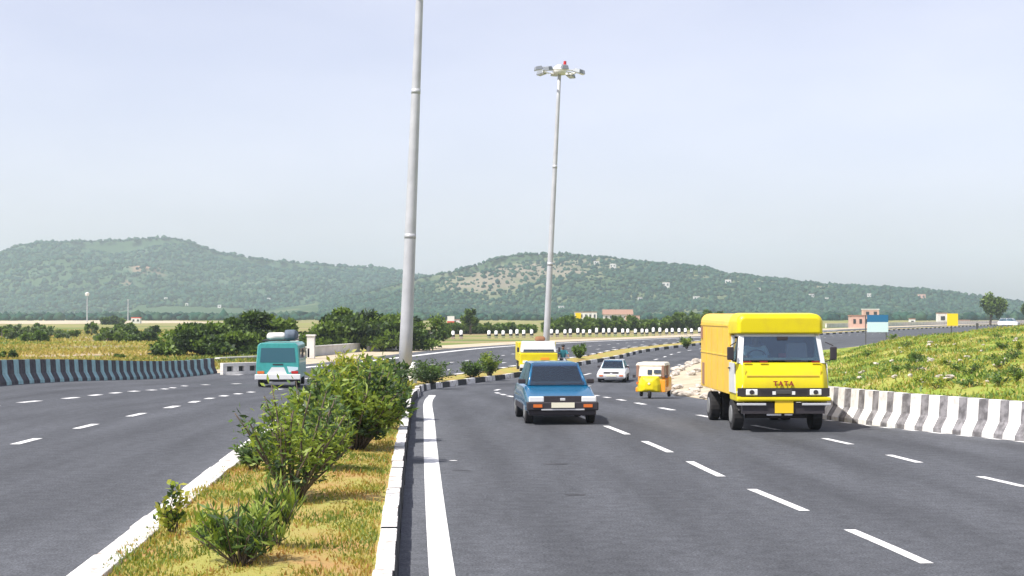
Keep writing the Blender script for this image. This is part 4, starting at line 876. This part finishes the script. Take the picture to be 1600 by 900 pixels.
def house(g, w, d, h, label, wall_='wall_white', roof_='roof_brown', floors=1, rz=0, flat=True, group=None, wins=3):
    r=empty('house',g,rz,label,'house',group); mb=MB(); mb.box((0,0,h/2-.5),(w,d,h+1)); mb.build('wall',M[wall_],r)
    mb=MB()
    if flat: mb.box((0,0,h+.15),(w*1.05,d*1.05,.3))
    else: mb.prism([(-d*.58,h-.1),(0,h+d*.28),(d*.58,h-.1)],-w*.54,w*.54)
    mb.build('roof',M[roof_],r)
    for f in range(floors):
        for k in range(wins):
            z=h*(f+.55)/floors; mb=MB(); mb.box((-w/2+w*(k+.5)/wins,-d/2-.02,z),(w/wins*.42,.06,h/floors*.4)); mb.build('window',M['window_dark'],r)
    return r
def hs(px,base,top,wpx,label,**k):
    g=G(px,base); s=F/g.y; return house(g,wpx/s,wpx/s*.6,(base-top)/s,label,**k)
hs(915,501,488,34,'long low white building above the trees right of the slim mast',wins=5)
hs(965,501,491,44,'white building with brown roof among the far trees',wins=6,flat=False)
hs(988,502,494,22,'small pinkish shed at the right end of the far white building',wall_='wall_pink',wins=2)
hs(1347,512,494,38,'pinkish house with lower wing behind the blue direction board',wall_='wall_pink',wins=4,roof_='roof_brown')
hs(1360,508,484,24,'upper pink and white block of the house behind the direction board',wall_='wall_pink',roof_='wall_white',floors=2,wins=2)
hs(1472,506,490,16,'tiny white kiosk just left of the yellow sign',wins=1)
hs(1425,508,499,9,'tiny pale hut on the right road bank near the hill foot',wins=1)
hs(213,505,497,14,'small white building with red roof at the foot of the left hill',roof_='sign_red',wins=2)
hs(135,500,496,10,'tiny white hut under the left hill',wins=1)
hs(720,504,500,26,'low pale building behind the roadside hedge right of the near mast',wins=3)
hs(1500,506,501,26,'long low white shed right behind the yellow sign',wins=3)
# thin masts on the left plain
def thin(px,base,top,label,wt=False):
    g=G(px,base); s=F/g.y; h=(base-top)/s; r=empty('radio_mast',g,0,label,'mast'); mb=MB(); mb.tube([(0,0,-1),(0,0,h)],[.9/s,.5/s],6); mb.build('pole',M['galv'],r)
    mb=MB(); 
    if wt: mb.tube([(0,0,h),(0,0,h+2/s*2)],[2.6/s,3.4/s],10); mb.tube([(0,0,h+4/s),(0,0,h+5.5/s)],[3.4/s,.8/s],10); mb.build('tank',M['wall_white'],r)
    else: mb.box((0,0,h*.98),(3.2/s,.6/s,1.2/s)); mb.build('crossarm',M['galv'],r)
thin(200,501,468,'slim pale mast on the plain below the left hill'); thin(136,503,462,'small white water tower on a pole before the left hill',True)

# ------------------------------------------------------------------ hills
def vnoise(x,y,seed=0,octs=5,s=1/400.):
    r=np.random.default_rng(seed); z=0; a=1; 
    for o in range(octs):
        for q in range(4):
            th=r.uniform(0,2*np.pi); ph=r.uniform(0,6.28); fr=s*(2**o)*r.uniform(.8,1.3); z=z+a*.5*np.sin((x*np.cos(th)+y*np.sin(th))*2*np.pi*fr+ph+1.3*np.sin((x*np.sin(th)-y*np.cos(th))*2*np.pi*fr*.7))
        a*=.55
    return z
LP=[(-900,488),(-500,478),(-250,440),(-120,418),(0,399),(40,385),(80,380),(130,377),(190,376),(240,372),(270,373),(300,380),(340,395),(400,403),(470,412),(540,417),(600,420),(650,432),(720,442),(850,452),(1000,470),(1200,485),(1500,489)]
RP=[(380,489),(500,472),(600,450),(660,434),(700,426),(740,415),(780,403),(820,398),(870,397),(920,401),(960,405),(1000,410),(1050,416),(1100,420),(1140,430),(1200,436),(1300,447),(1400,449),(1460,454),(1530,464),(1600,474),(1700,482),(1900,488)]
def hill(D, prof, seed, front=.30, amp=1):
    px=[p[0] for p in prof]; py=[p[1] for p in prof]
    def h(X,Y):
        X=np.asarray(X,float); Y=np.asarray(Y,float); x=800+F*X/np.maximum(Y,1); hc=(490-np.interp(x,px,py))/F*D+2.5+1.1
        wob=.06*vnoise(X,Y,seed+5,2,1/900.)
        t=np.clip((Y/D-(1-front)+wob*.5)/(front),0,1); up=t*(.55+.45*t)
        up=np.where(Y>D, 1-np.clip((Y/D-1)/.38,0,1)**1.5, up)
        mid=np.clip(up*(1.02-up)*4,0,1)
        return -1.6+hc*up+vnoise(X,Y,seed,5,1/350.)*hc*.055*mid*amp + vnoise(X,Y,seed+9,3,1/60.)*.5*np.minimum(up*4,1)
    return h
def hillmat(name, woods, scrub, bare, th):
    m=bpy.data.materials.new(name); m.use_nodes=True; nt=m.node_tree; n=nt.nodes; l=nt.links; b=n['Principled BSDF']; b.inputs['Roughness'].default_value=1; b.inputs['Specular IOR Level'].default_value=0
    at_=n.new('ShaderNodeAttribute'); at_.attribute_name='cover'; tc=n.new('ShaderNodeTexCoord')
    no=n.new('ShaderNodeTexNoise'); no.inputs['Scale'].default_value=.02; no.inputs['Detail'].default_value=9; no.inputs['Roughness'].default_value=.7; l.new(tc.outputs['Object'],no.inputs['Vector'])
    ad=n.new('ShaderNodeMath'); ad.operation='MULTIPLY_ADD'; ad.inputs[1].default_value=1.6; l.new(no.outputs['Fac'],ad.inputs[0]); l.new(at_.outputs['Fac'],ad.inputs[2])
    sb=n.new('ShaderNodeMath'); sb.operation='SUBTRACT'; sb.inputs[1].default_value=.8; l.new(ad.outputs[0],sb.inputs[0])
    rp=n.new('ShaderNodeValToRGB'); e=rp.color_ramp.elements; e[0].position=.25; e[0].color=(*woods,1); e[1].position=.85; e[1].color=(*bare,1); q=e.new(.5); q.color=(*scrub,1)
    l.new(sb.outputs[0],rp.inputs[0]); l.new(rp.outputs[0],b.inputs['Base Color']); return m
def covermask(name,px,py):
    return 0
hl=hill(2600,LP,3); hr=hill(1900,RP,21)
def hillsheet(D,h,x0,x1,name,mat,cover):
    t=np.linspace(x0,x1,380); r=np.concatenate([np.linspace(.66,1.02,90),np.linspace(1.03,1.4,12)])*D
    X=(t[None,:]-800)/F*r[:,None]; Yg=np.repeat(r[:,None],len(t),1); Z=h(X,Yg); o=sheet(name,X,Yg,Z,mat); tag(o,kind='structure')
    px=800+F*X/Yg; py=490-(Z-2.5)/Yg*F; c=cover(px,py,X,Yg).reshape(-1)
    a=o.data.attributes.new('cover','FLOAT','POINT'); a.data.foreach_set('value',c.astype(np.float32)); return o
def blob(px,py,cx,cy,rx,ry): return np.exp(-(((px-cx)/rx)**2+((py-cy)/ry)**2))
cl=lambda px,py,X,Y: .16+.55*blob(px,py,225,420,32,10)+.35*blob(px,py,250,430,26,6)+.5*blob(px,py,205,443,18,9)+.20*blob(px,py,480,450,150,18)+.25*blob(px,py,60,492,200,5)+.12*vnoise(X,Y,8,3,1/300.)
cr=lambda px,py,X,Y: .14+.75*blob(px,py,790,428,100,24)+.55*blob(px,py,915,422,90,17)+.4*blob(px,py,1110,430,90,9)+.4*blob(px,py,730,450,60,12)+.3*blob(px,py,1300,452,120,8)+.16*vnoise(X,Y,9,4,1/200.)
hillsheet(2600,hl,-900,1500,'hill',hillmat('hill_left_cover',(.05,.085,.045),(.07,.115,.075),(.36,.22,.16),0),cl)
hillsheet(1900,hr,380,1900,'hill',hillmat('hill_right_cover',(.05,.085,.045),(.13,.15,.085),(.21,.185,.14),0),cr)
# woods on the hillsides: uncountable crowns
ico=bmesh.new(); bmesh.ops.create_icosphere(ico,subdivisions=1,radius=1); iv=np.array([tuple(v.co) for v in ico.verts]); ifc=np.array([[v.index for v in f.verts] for f in ico.faces]); ico.free()
def woods(h,D,x0,x1,n,cover,name,label,smin,smax,ylo=.72):
    px=rng.uniform(x0,x1,n*4); r=rng.uniform(ylo,1.03,n*4)*D; X=(px-800)/F*r; Z=h(X,r); c=cover(px,490-(Z-2.5)/r*F,X,r)
    keep=(rng.random(n*4)>np.clip(c*1.08+.02,0,.80)); X,r,Z=X[keep][:n],r[keep][:n],Z[keep][:n]; n=len(X)
    s=rng.uniform(smin,smax,n)*rng.choice([.7,1,1.3],n); jit=1+rng.normal(size=(n,len(iv)))*.26
    V=iv[None]*jit[...,None]*s[:,None,None]*np.array([1,1,.85]); V=V+np.stack([X,r,Z+s*.45],1)[:,None,:]
    Fc=(ifc[None]+np.arange(n)[:,None,None]*len(iv)).reshape(-1,3)
    me=bpy.data.meshes.new(name); V=V.reshape(-1,3); me.vertices.add(len(V)); me.vertices.foreach_set('co',V.reshape(-1).astype(np.float32)); me.loops.add(Fc.size); me.loops.foreach_set('vertex_index',Fc.reshape(-1).astype(np.int32)); me.polygons.add(len(Fc)); me.polygons.foreach_set('loop_start',np.arange(0,Fc.size,3,dtype=np.int32)); me.polygons.foreach_set('loop_total',np.full(len(Fc),3,dtype=np.int32)); mi=np.repeat(rng.integers(0,3,n),len(ifc)); me.polygons.foreach_set('material_index',mi.astype(np.int32)); me.update(calc_edges=True)
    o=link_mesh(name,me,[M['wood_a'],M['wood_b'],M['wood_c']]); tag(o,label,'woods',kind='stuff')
M['wood_a']=nmat('wood_a',(.028,.078,.055),1,spec=0,var=.4,vscale=.2); M['wood_b']=nmat('wood_b',(.014,.045,.04),1,spec=0,var=.4,vscale=.2); M['wood_c']=nmat('wood_c',(.05,.10,.065),1,spec=0,var=.4,vscale=.2)  # crown greens shifted towards teal, distance haze painted into the colour
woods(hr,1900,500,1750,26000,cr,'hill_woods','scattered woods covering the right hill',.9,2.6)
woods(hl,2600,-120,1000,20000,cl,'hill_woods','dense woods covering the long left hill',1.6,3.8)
# wooded belt on the plain at the hill foot
def flat(X,Y): return T(X,Y)
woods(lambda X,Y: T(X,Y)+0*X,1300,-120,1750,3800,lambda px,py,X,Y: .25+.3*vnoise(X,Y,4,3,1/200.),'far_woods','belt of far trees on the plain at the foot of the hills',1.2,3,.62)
for i,(px,py,w) in enumerate([(932,414,8),(958,419,9),(1041,449,11),(1138,444,9),(925,445,0),(1088,470,9),(1000,470,6),(877,485,8),(1268,465,7),(1292,470,5),(1440,468,12),(1358,464,6),(940,452,0),(1160,425,7),(1185,455,6)]):
    if not w: continue
    g=G(px,py,hr); s=F/g.y
    house(g,w/s,w/s*.7,w*.5/s+1.5,['small white house high on the right hill','small pale house on the slope of the right hill'][i>3],group='pale houses dotted over the right hill',wall_='wall_pink' if i in (10,13) else 'wall_white',roof_='wall_white' if i%2 else 'roof_brown',wins=2,rz=random.uniform(-.3,.3))
for px,py,w in [(260,470,6),(343,481,5),(292,478,4),(205,470,5),(570,462,4),(420,470,5)]:
    g=G(px,py,hl); s=F/g.y; house(g,w/s,w/s*.7,w*.5/s+1.5,'tiny pale house on the lower slope of the left hill',group='pale houses on the left hill',roof_='wall_white',wins=1)

# ------------------------------------------------------------------ light, sky, air
SUN_EL=R(56); az=math.atan2(.80,.60)         # shadows run to the right and away
dirv=Vector((.80*math.cos(SUN_EL),.60*math.cos(SUN_EL),-math.sin(SUN_EL)))
sd=bpy.data.lights.new('sun','SUN'); sd.energy=4.1; sd.angle=R(.6); sd.color=(1,.955,.88)
so=bpy.data.objects.new('sun',sd); C.objects.link(so); so.rotation_euler=dirv.to_track_quat('-Z','Y').to_euler()
wd=bpy.data.worlds.new('World'); sc.world=wd; wd.use_nodes=True; nt=wd.node_tree; bg=nt.nodes['Background']
sky=nt.nodes.new('ShaderNodeTexSky'); sky.sky_type='NISHITA'; sky.sun_disc=False; sky.sun_elevation=SUN_EL
tosun=-dirv; sky.sun_rotation=math.atan2(tosun.x,tosun.y); sky.air_density=1.0; sky.dust_density=1.5; sky.ozone_density=2.2
hs_=nt.nodes.new('ShaderNodeHueSaturation'); hs_.inputs['Saturation'].default_value=.50; nt.links.new(sky.outputs[0],hs_.inputs['Color']); tm=nt.nodes.new('ShaderNodeVectorMath'); tm.operation='MULTIPLY'; tm.inputs[1].default_value=(1.0,.935,1.03); nt.links.new(hs_.outputs[0],tm.inputs[0]); 
gtc=nt.nodes.new('ShaderNodeTexCoord'); gmp=nt.nodes.new('ShaderNodeMapping'); gmp.inputs['Scale'].default_value=(3,3,9); nt.links.new(gtc.outputs['Generated'],gmp.inputs['Vector'])
gn=nt.nodes.new('ShaderNodeTexNoise'); gn.inputs['Scale'].default_value=1.6; gn.inputs['Detail'].default_value=6; nt.links.new(gmp.outputs[0],gn.inputs['Vector'])
gr=nt.nodes.new('ShaderNodeMapRange'); gr.inputs['From Min'].default_value=.35; gr.inputs['From Max'].default_value=.7; gr.inputs['To Min'].default_value=0; gr.inputs['To Max'].default_value=.22; nt.links.new(gn.outputs['Fac'],gr.inputs['Value'])
gm=nt.nodes.new('ShaderNodeMix'); gm.data_type='RGBA'; gm.inputs['B'].default_value=(5.9,5.9,6.5,1); nt.links.new(gr.outputs[0],gm.inputs['Factor']); nt.links.new(tm.outputs[0],gm.inputs['A']); nt.links.new(gm.outputs['Result'],bg.inputs['Color']); bg.inputs['Strength'].default_value=.114
# haze
hm=bpy.data.materials.new('haze_air'); hm.use_nodes=True; n=hm.node_tree.nodes; n.remove(n['Principled BSDF']); pv=n.new('ShaderNodeVolumePrincipled'); pv.inputs['Color'].default_value=(.77,.92,1,1); pv.inputs['Density'].default_value=.00020; pv.inputs['Anisotropy'].default_value=0; pv.inputs['Anisotropy'].default_value=.2
hm.node_tree.links.new(pv.outputs[0],n['Material Output'].inputs['Volume'])
mb=MB(); mb.box((0,1700,78),(7900,4500,164)); o=mb.build('haze',hm); tag(o,'thin pale haze over the plain and hills','haze',kind='stuff')
sc.view_settings.view_transform='Standard'; sc.view_settings.look='None'; sc.view_settings.gamma=1; sc.view_settings.exposure=.7
sc.render.engine='CYCLES'; sc.cycles.volume_bounces=1; sc.cycles.max_bounces=6
